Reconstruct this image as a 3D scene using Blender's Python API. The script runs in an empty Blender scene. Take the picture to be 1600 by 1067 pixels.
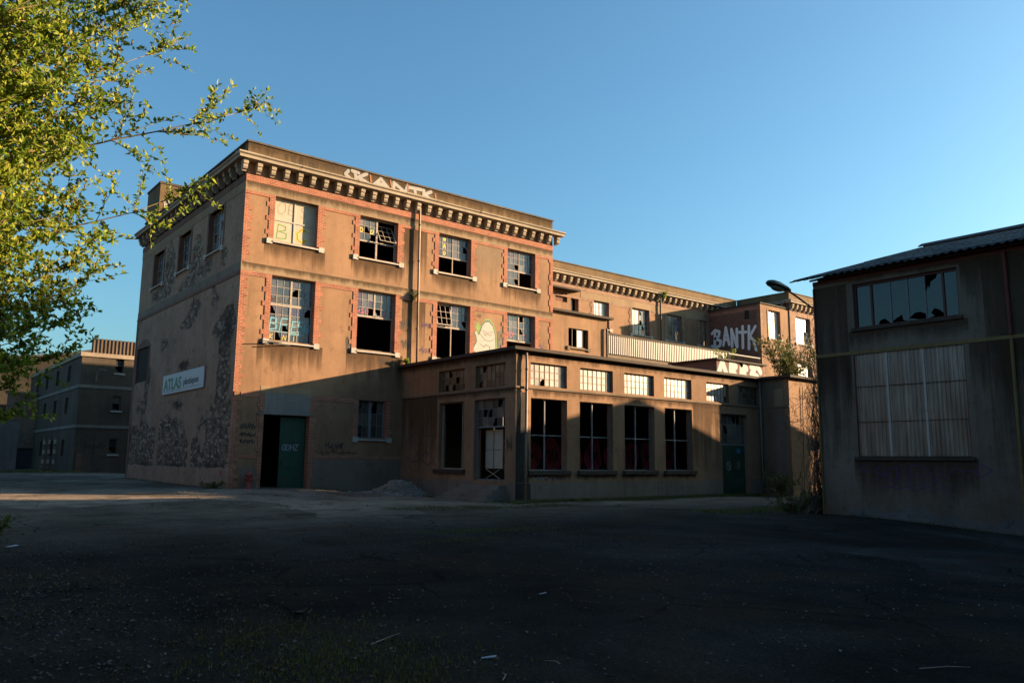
import bpy, math, random
import numpy as np
from mathutils import Vector, Matrix
RNG = random.Random(7)
S = bpy.context.scene
COL = S.collection
V = Vector

# ------------------------------------------------------------------ camera
YAW, PITCH, ROLL = 0.6821, 0.1503, 0.0095
fw = V((math.sin(YAW)*math.cos(PITCH), math.cos(YAW)*math.cos(PITCH), math.sin(PITCH)))
rt = V((math.cos(YAW), -math.sin(YAW), 0))
up = rt.cross(fw)
R2 = rt*math.cos(ROLL)+up*math.sin(ROLL)
U2 = -rt*math.sin(ROLL)+up*math.cos(ROLL)
cam_d = bpy.data.cameras.new('camera')
cam_d.sensor_width = 36.0
cam_d.lens = 36.0*1236.33/1600.0
cam_d.clip_start = 0.1
cam_d.clip_end = 5000
cam = bpy.data.objects.new('camera', cam_d)
COL.objects.link(cam)
M = Matrix.Identity(4)
for i in range(3):
    M[i][0] = R2[i]; M[i][1] = U2[i]; M[i][2] = -fw[i]
M[0][3], M[1][3], M[2][3] = 0, 0, 1.28
cam.matrix_world = M
S.camera = cam

# ------------------------------------------------------------------ light
SUN = V((2.15, -1.0, 0.52)).normalized()
world = bpy.data.worlds.new('World'); S.world = world; world.use_nodes = True
wn = world.node_tree; wn.nodes.clear()
sky = wn.nodes.new('ShaderNodeTexSky'); sky.sky_type = 'NISHITA'; sky.sun_disc = False
sky.sun_elevation = math.asin(SUN.z)
sky.sun_rotation = math.atan2(SUN.x, SUN.y)
sky.altitude = 50; sky.air_density = 1.15; sky.dust_density = 2.0; sky.ozone_density = 4.0
bg = wn.nodes.new('ShaderNodeBackground'); bg.inputs[1].default_value = 0.065
wo = wn.nodes.new('ShaderNodeOutputWorld')
hs = wn.nodes.new('ShaderNodeMix'); hs.data_type = 'RGBA'; hs.blend_type = 'MULTIPLY'; hs.inputs[0].default_value = 1.0
hs.inputs[7].default_value = (0.80, 1.035, 1.0, 1)          # camera white balance, the same over the whole sky
wn.links.new(sky.outputs[0], hs.inputs[6]); wn.links.new(hs.outputs[2], bg.inputs[0]); wn.links.new(bg.outputs[0], wo.inputs[0])
sl = bpy.data.lights.new('sun', 'SUN'); sl.energy = 5.0; sl.angle = math.radians(0.5); sl.color = (1.0, 0.70, 0.42)
so = bpy.data.objects.new('sun', sl); COL.objects.link(so)
so.rotation_mode = 'QUATERNION'; so.rotation_quaternion = SUN.to_track_quat('Z', 'Y')
so.location = (60, -30, 40)
S.view_settings.view_transform = 'Standard'; S.view_settings.look = 'None'
S.view_settings.exposure = 2.0; S.view_settings.gamma = 1.0
S.view_settings.use_curve_mapping = False
S.render.engine = 'CYCLES'

# ------------------------------------------------------------------ materials
def new_mat(name):
    m = bpy.data.materials.new(name); m.use_nodes = True
    nt = m.node_tree; nt.nodes.clear()
    out = nt.nodes.new('ShaderNodeOutputMaterial'); b = nt.nodes.new('ShaderNodeBsdfPrincipled')
    nt.links.new(b.outputs[0], out.inputs[0])
    return m, nt, b, out
def N(nt, t, **kw):
    n = nt.nodes.new(t)
    for k, v in kw.items():
        setattr(n, k, v)
    return n
def posvec(nt, scale=(1, 1, 1)):
    g = N(nt, 'ShaderNodeNewGeometry'); mp = N(nt, 'ShaderNodeMapping')
    mp.inputs['Scale'].default_value = scale
    nt.links.new(g.outputs['Position'], mp.inputs[0]); return mp.outputs[0]
def noise(nt, vec, scale, detail=4, rough=.55):
    n = N(nt, 'ShaderNodeTexNoise'); n.inputs['Scale'].default_value = scale
    n.inputs['Detail'].default_value = detail; n.inputs['Roughness'].default_value = rough
    nt.links.new(vec, n.inputs['Vector']); return n.outputs['Fac']
def ramp(nt, fac, stops):
    r = N(nt, 'ShaderNodeValToRGB'); e = r.color_ramp.elements
    while len(e) < len(stops): e.new(.5)
    for i, (p, c) in enumerate(stops):
        e[i].position = p; e[i].color = (c[0], c[1], c[2], 1)
    nt.links.new(fac, r.inputs[0]); return r.outputs[0]
def mix(nt, fac, a, b, mode='MIX'):
    m = N(nt, 'ShaderNodeMix', data_type='RGBA', blend_type=mode)
    for s, v in ((0, fac), (6, a), (7, b)):
        if isinstance(v, (int, float)): m.inputs[s].default_value = v
        elif isinstance(v, tuple): m.inputs[s].default_value = (v[0], v[1], v[2], 1)
        else: nt.links.new(v, m.inputs[s])
    return m.outputs[2]
def bump(nt, b, h, strength=.4, dist=.02):
    bp = N(nt, 'ShaderNodeBump'); bp.inputs['Strength'].default_value = strength; bp.inputs['Distance'].default_value = dist
    nt.links.new(h, bp.inputs['Height']); nt.links.new(bp.outputs[0], b.inputs['Normal'])
def g3(v): return (v, v, v)
def sc(c, f): return tuple(x*f for x in c)

ALB = .6      # scales surface colours down so shade renders deeper against the sun
def plaster(name, c, var=.25, stain=.5, grain=45, bs=.5, rough=.9, streak=.5, pale=None):
    c = sc(c, ALB); pale = sc(pale, ALB) if pale else None
    m, nt, b, o = new_mat(name)
    p = posvec(nt); pv = posvec(nt, (.8, .8, .13))
    big = ramp(nt, noise(nt, p, .33, 5, .62), [(.3, sc(c, 1-var)), (.5, c), (.72, sc(c, 1+var*.7))])
    st = ramp(nt, noise(nt, pv, 1.1, 6, .65), [(.30, g3(1-streak)), (.6, g3(1))])
    col = mix(nt, .5, big, st, 'MULTIPLY')
    sp = ramp(nt, noise(nt, p, 3.1, 8, .7), [(.28, g3(1-stain)), (.44, g3(1)), (.8, g3(1.08))])
    col = mix(nt, .8, col, sp, 'MULTIPLY')
    dr = ramp(nt, noise(nt, posvec(nt, (3.2, 3.2, .14)), 1.5, 5, .7), [(.5, g3(1)), (.68, g3(.62))])
    dm = ramp(nt, noise(nt, p, .55, 3, .5), [(.42, g3(0)), (.62, g3(streak*1.5))])
    col = mix(nt, dm, col, dr, 'MULTIPLY')
    gr = noise(nt, p, grain, 3, .7)
    col = mix(nt, .55, col, ramp(nt, gr, [(.3, g3(.6)), (.55, g3(1)), (.75, g3(1.25))]), 'MULTIPLY')
    if pale:
        pf = ramp(nt, noise(nt, p, .8, 6, .7), [(.54, g3(0)), (.7, g3(.55))])
        col = mix(nt, pf, col, pale)
    nt.links.new(col, b.inputs['Base Color']); b.inputs['Roughness'].default_value = rough
    b.inputs['Specular IOR Level'].default_value = .2
    bump(nt, b, gr, bs, .012)
    return m
def brickm(name, c1, c2, mortar, course=.072, w=.225):
    c1, c2, mortar = sc(c1, ALB), sc(c2, ALB), sc(mortar, ALB)
    m, nt, b, o = new_mat(name)
    g = N(nt, 'ShaderNodeNewGeometry'); sx = N(nt, 'ShaderNodeSeparateXYZ'); nt.links.new(g.outputs['Position'], sx.inputs[0])
    ad = N(nt, 'ShaderNodeMath', operation='ADD'); nt.links.new(sx.outputs[0], ad.inputs[0]); nt.links.new(sx.outputs[1], ad.inputs[1])
    cx = N(nt, 'ShaderNodeCombineXYZ'); nt.links.new(ad.outputs[0], cx.inputs[0]); nt.links.new(sx.outputs[2], cx.inputs[1])
    br = N(nt, 'ShaderNodeTexBrick'); nt.links.new(cx.outputs[0], br.inputs['Vector'])
    br.inputs['Scale'].default_value = 1; br.inputs['Brick Width'].default_value = w; br.inputs['Row Height'].default_value = course
    br.inputs['Mortar Size'].default_value = .011; br.inputs['Mortar Smooth'].default_value = .3; br.inputs['Bias'].default_value = -.1
    br.inputs['Color1'].default_value = (*c1, 1); br.inputs['Color2'].default_value = (*c2, 1); br.inputs['Mortar'].default_value = (*mortar, 1)
    p = posvec(nt)
    col = mix(nt, .7, br.outputs['Color'], ramp(nt, noise(nt, p, 1.7, 7, .7), [(.28, g3(.45)), (.5, g3(1)), (.75, g3(1.25))]), 'MULTIPLY')
    nt.links.new(col, b.inputs['Base Color']); b.inputs['Roughness'].default_value = .88; b.inputs['Specular IOR Level'].default_value = .2
    inv = N(nt, 'ShaderNodeMath', operation='SUBTRACT'); inv.inputs[0].default_value = 1; nt.links.new(br.outputs['Fac'], inv.inputs[1])
    bump(nt, b, inv.outputs[0], .8, .012)
    return m
def plain(name, c, rough=.6, metal=0, var=.2, scale=4, spec=.35, bs=0.0, rust=None):
    c = sc(c, ALB); rust = sc(rust, ALB) if rust else None
    m, nt, b, o = new_mat(name); p = posvec(nt)
    n = noise(nt, p, scale, 6, .65)
    col = ramp(nt, n, [(.28, sc(c, 1-var)), (.5, c), (.75, sc(c, 1+var))])
    if rust:
        col = mix(nt, ramp(nt, noise(nt, p, 2.3, 8, .72), [(.54, g3(0)), (.66, g3(.85))]), col, rust)
    nt.links.new(col, b.inputs['Base Color']); b.inputs['Roughness'].default_value = rough
    b.inputs['Metallic'].default_value = metal; b.inputs['Specular IOR Level'].default_value = spec
    if bs: bump(nt, b, noise(nt, p, 60, 3), bs, .01)
    return m
def glassm(name, stops, rough=.2, trans=(.1, .45), spec=.6):
    """dusty window pane: tinted, partly see-through, each pane a little different"""
    stops = [(q, sc(c, ALB)) for q, c in stops]
    m, nt, b, o = new_mat(name)
    oi = N(nt, 'ShaderNodeObjectInfo')
    p = posvec(nt)
    col = ramp(nt, oi.outputs['Random'], stops)
    dirt = ramp(nt, noise(nt, p, 5, 6, .7), [(.3, g3(.6)), (.6, g3(1.1))])
    col = mix(nt, .6, col, dirt, 'MULTIPLY')
    nt.links.new(col, b.inputs['Base Color']); b.inputs['Roughness'].default_value = rough
    b.inputs['Specular IOR Level'].default_value = spec
    tr = N(nt, 'ShaderNodeBsdfTransparent'); tr.inputs[0].default_value = (.8, .85, .85, 1)
    mr = N(nt, 'ShaderNodeMapRange'); mr.inputs[3].default_value = trans[0]; mr.inputs[4].default_value = trans[1]
    nt.links.new(noise(nt, p, 1.9, 2), mr.inputs[0])
    ms = N(nt, 'ShaderNodeMixShader'); nt.links.new(mr.outputs[0], ms.inputs[0]); nt.links.new(b.outputs[0], ms.inputs[1]); nt.links.new(tr.outputs[0], ms.inputs[2])
    nt.links.new(ms.outputs[0], o.inputs[0])
    bump(nt, b, noise(nt, p, 1.3, 2), .15, .05)
    return m
def leafm(name, stops, trl=.45):
    m, nt, b, o = new_mat(name)
    g = N(nt, 'ShaderNodeNewGeometry')
    col = ramp(nt, g.outputs['Random Per Island'], stops)
    nt.links.new(col, b.inputs['Base Color']); b.inputs['Roughness'].default_value = .5; b.inputs['Specular IOR Level'].default_value = .3
    t = N(nt, 'ShaderNodeBsdfTranslucent'); nt.links.new(col, t.inputs[0])
    ms = N(nt, 'ShaderNodeMixShader'); ms.inputs[0].default_value = trl
    nt.links.new(b.outputs[0], ms.inputs[1]); nt.links.new(t.outputs[0], ms.inputs[2]); nt.links.new(ms.outputs[0], o.inputs[0])
    return m

MT = {}
MT['render'] = plaster('brown_render', (.425, .245, .138), var=.26, stain=.4, streak=.5)
MT['render_ext'] = plaster('tan_render', (.415, .242, .136), var=.26, stain=.45, streak=.5)
MT['render_dark'] = plaster('dark_render', (.26, .19, .13), var=.25, stain=.45, streak=.45)
MT['parapet'] = plaster('parapet_render', (.255, .168, .085), var=.3, stain=.45, streak=.5)
MT['concrete'] = plaster('band_concrete', (.42, .29, .175), var=.2, stain=.4, streak=.35, grain=30)
MT['stone'] = plaster('cornice_stone', (.52, .42, .31), var=.22, stain=.6, streak=.3, grain=25)
MT['cap'] = plaster('parapet_cap', (.17, .14, .105), var=.35, stain=.6, grain=20, pale=(.3, .25, .18))
MT['plinth'] = plaster('plinth_cement', (.30, .235, .18), var=.25, stain=.5, streak=.5)
MT['lintel'] = plaster('grey_lintel', (.31, .29, .255), var=.2, stain=.35, streak=.5)
MT['sill'] = plaster('white_sill', (.66, .6, .52), var=.15, stain=.5, streak=.2, grain=30)
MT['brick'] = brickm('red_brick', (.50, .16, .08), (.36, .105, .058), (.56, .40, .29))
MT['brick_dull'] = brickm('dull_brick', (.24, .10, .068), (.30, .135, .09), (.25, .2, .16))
MT['brick_pale'] = brickm('pale_brick', (.40, .21, .14), (.46, .28, .19), (.38, .3, .22))
MT['whouse'] = plaster('warehouse_roughcast', (.235, .188, .14), var=.3, stain=.5, grain=26, bs=.9, streak=.55, pale=(.25, .21, .165))
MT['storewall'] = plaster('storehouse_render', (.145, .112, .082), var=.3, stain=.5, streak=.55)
MT['lime'] = plaster('lime_base', (.20, .20, .19), var=.35, stain=.75, grain=20)
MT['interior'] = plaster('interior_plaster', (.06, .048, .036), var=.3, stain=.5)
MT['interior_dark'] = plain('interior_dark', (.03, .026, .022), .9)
MT['wood_frame'] = plain('weathered_frame', (.46, .38, .31), .8, var=.35, scale=9)
MT['steel_frame'] = plain('rusty_steel_frame', (.30, .17, .085), .7, var=.4, scale=8)
MT['grey_frame'] = plain('grey_steel_frame', (.23, .25, .26), .6, var=.3)
MT['red_frame'] = plain('dark_red_frame', (.10, .03, .022), .6)
MT['pipe'] = plain('zinc_downpipe', (.36, .27, .2), .55, 0, var=.3)
MT['pipe_dark'] = plain('dark_downpipe', (.08, .075, .07), .6)
MT['door'] = plain('green_door', (.02, .075, .042), .5, var=.3, rust=(.11, .05, .022))
MT['white'] = plain('white_sign', (.62, .64, .66), .5, var=.06)
MT['green_txt'] = plain('green_lettering', (.02, .22, .1), .5, var=.05)
MT['black_txt'] = plain('black_lettering', (.03, .03, .05), .5, var=.05)
MT['silver'] = plain('silver_paint', (.42, .38, .335), .5, var=.22, scale=6)
MT['silver_blue'] = plain('chrome_paint', (1.15, 1.15, 1.15), .45, var=.15, scale=6)
MT['tag_silver'] = plain('thin_silver_paint', (.42, .43, .46), .5, var=.3, scale=9)
MT['blackp'] = plain('black_paint', (.025, .022, .022), .6)
MT['darktag'] = plain('dark_tag_paint', (.075, .058, .045), .7)
MT['orangep'] = plain('orange_paint', (.42, .16, .05), .7)
MT['whitep'] = plain('white_paint', (.52, .48, .42), .7, var=.08)
MT['greenp'] = plain('green_paint', (.2, .34, .07), .7)
MT['cyanp'] = plain('cyan_paint', (.18, .55, .68), .6, var=.1)
MT['yellowp'] = plain('yellow_paint', (.75, .6, .08), .6, var=.1)
MT['pinkp'] = plain('pink_paint', (.85, .13, .24), .7, var=.15)
MT['purplep'] = plain('purple_paint', (.10, .035, .17), .7)
MT['redp'] = plain('red_paint', (.55, .07, .08), .7)
MT['bluep'] = plain('blue_sticker', (.05, .2, .42), .6)
MT['tan_tag'] = plain('faded_tag', (.22, .16, .11), .8)
MT['pastel'] = plain('pastel_paint', (.42, .36, .27), .8)
MT['board'] = plain('window_board', (.58, .5, .38), .7, var=.12, scale=3)
MT['roof'] = plain('fibre_cement', (.07, .07, .07), .85, var=.35, scale=6, bs=.4)
MT['asph_roof'] = plain('roof_felt', (.06, .052, .043), .9, var=.3)
MT['slab'] = plain('roof_edge', (.07, .052, .037), .9, var=.4, scale=3)
MT['tin'] = plain('corrugated_zinc', (.135, .115, .1), .45, .1, var=.2)
MT['hydrant'] = plain('red_hydrant', (.33, .06, .04), .5)
MT['lamp'] = plain('lamp_green_metal', (.05, .075, .06), .4, .3)
MT['lampglass'] = plain('lamp_diffuser', (.35, .33, .24), .3)
MT['yellow_trim'] = plain('yellow_trim', (.22, .155, .045), .7, var=.3)
MT['red_trim'] = plain('red_trim', (.17, .035, .024), .7, var=.3)
MT['bark'] = plain('willow_bark', (.16, .125, .08), .85, var=.3, scale=12)
MT['twig'] = plain('willow_twig', (.26, .19, .07), .7, var=.25, scale=12)
MT['dry'] = plain('dry_vine', (.12, .09, .06), .9)
MT['leaf'] = leafm('willow_leaf', [(.0, (.06, .12, .014)), (.35, (.14, .215, .02)), (.7, (.26, .32, .03)), (1, (.43, .42, .06))], .55)
MT['leaf2'] = leafm('shrub_leaf', [(.0, (.035, .06, .014)), (.5, (.085, .105, .022)), (1, (.17, .14, .045))], .35)
MT['grass'] = leafm('grass_blade', [(.0, (.04, .06, .012)), (.5, (.085, .095, .02)), (1, (.15, .12, .04))], .3)
MT['deadleaf'] = leafm('dead_leaf', [(.0, (.025, .016, .011)), (.6, (.055, .036, .024)), (.95, (.085, .06, .042)), (1, (.13, .105, .085))], .1)
MT['rubble'] = plain('rubble', (.42, .36, .3), .95, var=.55, scale=9, bs=.5)
MT['paper'] = plain('paper_scrap', (.5, .55, .6), .7)
MT['mill_brick'] = plain('unseen_mill_brick', (.13, .08, .05), .9, var=.4)  # colour of the unseen hall, tuned for warm bounce on shaded walls
MT['soot'] = plain('soot', (.045, .04, .034), .95, var=.5, scale=3)
MT['step'] = plaster('step_cement', (.33, .27, .21), var=.3, stain=.6)
MT['glass_a'] = glassm('dusty_glass', [(0, (.07, .10, .13)), (.35, (.13, .16, .18)), (.6, (.20, .22, .23)), (.8, (.13, .12, .19)), (1, (.32, .32, .30))], .18, (.0, .35))
MT['glass_b'] = glassm('frosted_glass', [(0, (.22, .25, .25)), (.5, (.40, .40, .37)), (1, (.52, .51, .46))], .35, (0, .12))
MT['glass_c'] = glassm('dull_frosted_glass', [(0, (.05, .05, .05)), (.5, (.14, .12, .09)), (1, (.30, .25, .19))], .3, (.1, .4))
MT['glass_w'] = glassm('white_glass', [(0, (.8, .76, .7)), (1, (.86, .83, .78))], .35, (0, .03))
MT['glass_sky'] = glassm('clear_glass', [(0, (.008, .016, .02)), (1, (.012, .024, .03))], .03, (0, .05), .5)
MT['glass_sky'].node_tree.nodes['Principled BSDF'].inputs['IOR'].default_value = 1.45

def sheet_mat():
    m, nt, b, o = new_mat('translucent_sheet'); p = posvec(nt)
    c = ramp(nt, noise(nt, posvec(nt, (1, 3.2, .5)), 1.1, 6, .62), [(.3, (.06, .062, .048)), (.5, (.12, .118, .092)), (.7, (.22, .21, .165))])
    c = mix(nt, .8, c, ramp(nt, noise(nt, posvec(nt, (1, 14, .25)), 1.0, 4, .6), [(.3, g3(.55)), (.5, g3(1)), (.72, g3(1.5))]), 'MULTIPLY')
    c = mix(nt, ramp(nt, noise(nt, p, .9, 5, .6), [(.52, g3(0)), (.7, g3(.4))]), c, (.13, .085, .05))
    nt.links.new(c, b.inputs['Base Color']); b.inputs['Roughness'].default_value = .28; b.inputs['Specular IOR Level'].default_value = .6
    b.inputs['IOR'].default_value = 1.65
    return m
MT['sheet'] = sheet_mat()

def peel_mat():
    """old render with patches fallen off, rubble masonry behind; 'peel' is the wall's own wear pattern"""
    m, nt, b, o = new_mat('peeling_render'); p = posvec(nt)
    at = N(nt, 'ShaderNodeAttribute', attribute_name='peel')
    fine = noise(nt, p, 2.6, 8, .7)
    ad = N(nt, 'ShaderNodeMath', operation='MULTIPLY_ADD'); nt.links.new(fine, ad.inputs[0]); ad.inputs[1].default_value = .9; nt.links.new(at.outputs['Fac'], ad.inputs[2])
    mask = ramp(nt, ad.outputs[0], [(.81, g3(0)), (.87, g3(1))])
    big = ramp(nt, noise(nt, p, .5, 6, .65), [(.3, (.225, .148, .10)), (.5, (.285, .19, .132)), (.75, (.34, .235, .168))])
    big = mix(nt, .7, big, ramp(nt, noise(nt, posvec(nt, (.7, .7, .2)), 1.3, 6, .65), [(.3, g3(.72)), (.6, g3(1))]), 'MULTIPLY')
    big = mix(nt, .8, big, ramp(nt, noise(nt, p, 3, 9, .78), [(.34, g3(.4)), (.47, g3(1))]), 'MULTIPLY')
    vo = N(nt, 'ShaderNodeTexVoronoi'); vo.inputs['Scale'].default_value = 4.6
    nt.links.new(posvec(nt, (1, .75, 1.5)), vo.inputs['Vector'])
    sepc = N(nt, 'ShaderNodeSeparateColor'); nt.links.new(vo.outputs['Color'], sepc.inputs[0])
    st = ramp(nt, sepc.outputs[0], [(0, (.085, .06, .044)), (.35, (.125, .09, .066)), (.75, (.19, .14, .103)), (1, (.33, .26, .195))])
    st = mix(nt, .9, st, ramp(nt, vo.outputs['Distance'], [(.3, g3(1)), (.85, g3(.66))]), 'MULTIPLY')
    at2 = N(nt, 'ShaderNodeAttribute', attribute_name='soot')
    st = mix(nt, at2.outputs['Fac'], st, (.022, .017, .013))
    nt.links.new(mix(nt, mask, big, st), b.inputs['Base Color'])
    b.inputs['Roughness'].default_value = .95; b.inputs['Specular IOR Level'].default_value = .1
    h = mix(nt, mask, ramp(nt, noise(nt, p, 40, 3), [(0, g3(.8)), (1, g3(1))]), ramp(nt, vo.outputs['Distance'], [(.1, g3(.62)), (.7, g3(.2))]))
    bump(nt, b, h, .6, .045)
    return m
MT['peel'] = peel_mat()
def stain_mat(name, c, amt, xs):
    """rain-washed grime: streaks that start at an upper edge and die out below it"""
    m, nt, b, o = new_mat(name); tc = N(nt, 'ShaderNodeTexCoord'); sx = N(nt, 'ShaderNodeSeparateXYZ'); nt.links.new(tc.outputs['Generated'], sx.inputs[0])
    st = noise(nt, posvec(nt, (xs, xs, .22)), 1.0, 6, .7)
    a = N(nt, 'ShaderNodeMath', operation='MULTIPLY_ADD'); nt.links.new(sx.outputs[2], a.inputs[0]); a.inputs[1].default_value = .55; nt.links.new(st, a.inputs[2])
    f = ramp(nt, a.outputs[0], [(.62, g3(0)), (.95, g3(amt))])
    b.inputs['Base Color'].default_value = (*c, 1); b.inputs['Roughness'].default_value = .95; b.inputs['Specular IOR Level'].default_value = .1
    tr = N(nt, 'ShaderNodeBsdfTransparent'); ms = N(nt, 'ShaderNodeMixShader')
    nt.links.new(f, ms.inputs[0]); nt.links.new(tr.outputs[0], ms.inputs[1]); nt.links.new(b.outputs[0], ms.inputs[2]); nt.links.new(ms.outputs[0], o.inputs[0])
    return m
MT['stain'] = stain_mat('rain_stain', (.06, .038, .022), .55, 3.2)
MT['stain_pale'] = stain_mat('lime_run', (.26, .2, .14), .5, 4.5)

def ground_mat():
    m, nt, b, o = new_mat('asphalt_ground'); p = posvec(nt)
    base = ramp(nt, noise(nt, p, .16, 6, .62), [(.34, (.014, .0125, .0105)), (.5, (.025, .0228, .0193)), (.66, (.045, .040, .033))])
    wear = ramp(nt, noise(nt, posvec(nt, (.35, .12, 1)), .9, 7, .68), [(.36, g3(.5)), (.5, g3(1)), (.66, g3(1.6))])
    col = mix(nt, .8, base, wear, 'MULTIPLY')
    # dusty, gravelly yard towards the big building; made paler to brighten the sun streak
    sx = N(nt, 'ShaderNodeSeparateXYZ'); g = N(nt, 'ShaderNodeNewGeometry'); nt.links.new(g.outputs['Position'], sx.inputs[0])
    mr = N(nt, 'ShaderNodeMapRange'); mr.inputs[1].default_value = 15; mr.inputs[2].default_value = 25; nt.links.new(sx.outputs[1], mr.inputs[0])
    dn = N(nt, 'ShaderNodeMath', operation='MULTIPLY'); nt.links.new(mr.outputs[0], dn.inputs[0])
    nt.links.new(ramp(nt, noise(nt, p, .3, 6, .6), [(.3, g3(.55)), (.58, g3(1))]), dn.inputs[1])
    col = mix(nt, dn.outputs[0], col, (.185, .145, .108))
    # repaired patches, cracks, oil and tyre-polished lanes
    vp = N(nt, 'ShaderNodeTexVoronoi', feature='F1'); vp.inputs['Scale'].default_value = .16; vp.inputs['Randomness'].default_value = .9
    dv = N(nt, 'ShaderNodeVectorMath', operation='MULTIPLY_ADD'); dn_ = N(nt, 'ShaderNodeTexNoise'); dn_.inputs['Scale'].default_value = .5; dn_.inputs['Detail'].default_value = 5
    nt.links.new(p, dn_.inputs['Vector']); nt.links.new(dn_.outputs['Color'], dv.inputs[0]); dv.inputs[1].default_value = (3, 3, 0); nt.links.new(p, dv.inputs[2])
    nt.links.new(dv.outputs[0], vp.inputs['Vector']); sp_ = N(nt, 'ShaderNodeSeparateColor'); nt.links.new(vp.outputs['Color'], sp_.inputs[0])
    col = mix(nt, .7, col, ramp(nt, sp_.outputs[1], [(.0, g3(.55)), (.5, g3(1)), (.9, g3(1.6))]), 'MULTIPLY')
    vc = N(nt, 'ShaderNodeTexVoronoi', feature='DISTANCE_TO_EDGE'); vc.inputs['Scale'].default_value = .42
    dv2 = N(nt, 'ShaderNodeVectorMath', operation='MULTIPLY_ADD'); nt.links.new(dn_.outputs['Color'], dv2.inputs[0]); dv2.inputs[1].default_value = (1.6, 1.6, 0); nt.links.new(p, dv2.inputs[2]); nt.links.new(dv2.outputs[0], vc.inputs['Vector'])
    crk = ramp(nt, vc.outputs['Distance'], [(.004, g3(.35)), (.016, g3(1))])
    cm = ramp(nt, noise(nt, p, .25, 3, .5), [(.45, g3(0)), (.55, g3(1))])
    col = mix(nt, cm, col, crk, 'MULTIPLY')
    col = mix(nt, .8, col, ramp(nt, noise(nt, p, 1.1, 8, .72), [(.3, g3(.6)), (.5, g3(1)), (.7, g3(1.3))]), 'MULTIPLY')
    # earthy dirt patches
    dirt = ramp(nt, noise(nt, p, .42, 7, .7), [(.5, g3(0)), (.64, g3(.7))])
    col = mix(nt, dirt, col, (.036, .023, .0145))
    vo = N(nt, 'ShaderNodeTexVoronoi'); vo.inputs['Scale'].default_value = 55; nt.links.new(p, vo.inputs['Vector'])
    sepc = N(nt, 'ShaderNodeSeparateColor'); nt.links.new(vo.outputs['Color'], sepc.inputs[0])
    col = mix(nt, .75, col, ramp(nt, sepc.outputs[0], [(0, g3(.5)), (.6, g3(1)), (.93, g3(1.3)), (1, g3(2.0))]), 'MULTIPLY')
    nt.links.new(col, b.inputs['Base Color']); b.inputs['Roughness'].default_value = .95; b.inputs['Specular IOR Level'].default_value = .03
    bump(nt, b, vo.outputs['Distance'], .5, .02)
    return m
MT['ground'] = ground_mat()

# ------------------------------------------------------------------ helpers
WL = {}
def link(o, parent, wl):
    COL.objects.link(o); wl = V(wl); WL[o.name] = wl
    if parent:
        o.parent = parent; o.location = wl - WL[parent.name]
    else: o.location = wl
    return o
def tag(o, label=None, cat=None, group=None, kind=None):
    if label: o['label'] = label
    if cat: o['category'] = cat
    if group: o['group'] = group
    if kind: o['kind'] = kind
    return o
def thing(name, loc, label, cat, group=None):
    o = bpy.data.objects.new(name, None); o.empty_display_size = .3
    link(o, None, loc); return tag(o, label, cat, group)
def place(name, mesh, parent, wl, rz=0):
    o = bpy.data.objects.new(name, mesh); link(o, parent, wl); o.rotation_euler[2] = rz; return o

class Fr:
    """facade frame: P(u, z, d) with d outwards"""
    def __init__(s, O, U, Nn, Z=(0, 0, 1)):
        s.O, s.U, s.N, s.Z = V(O), V(U), V(Nn), V(Z)
        s.flip = s.U.cross(s.N).dot(s.Z) < 0
        s.rz = math.atan2(s.N.y, s.N.x)+math.pi/2
    def P(s, u, z, d=0): return s.O+s.U*u+s.Z*z+s.N*d
    def at(s, u, z=0, d=0): return Fr(s.P(u, z, d), s.U, s.N, s.Z)
WF = Fr((0, 0, 0), (1, 0, 0), (0, 1, 0))

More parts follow.
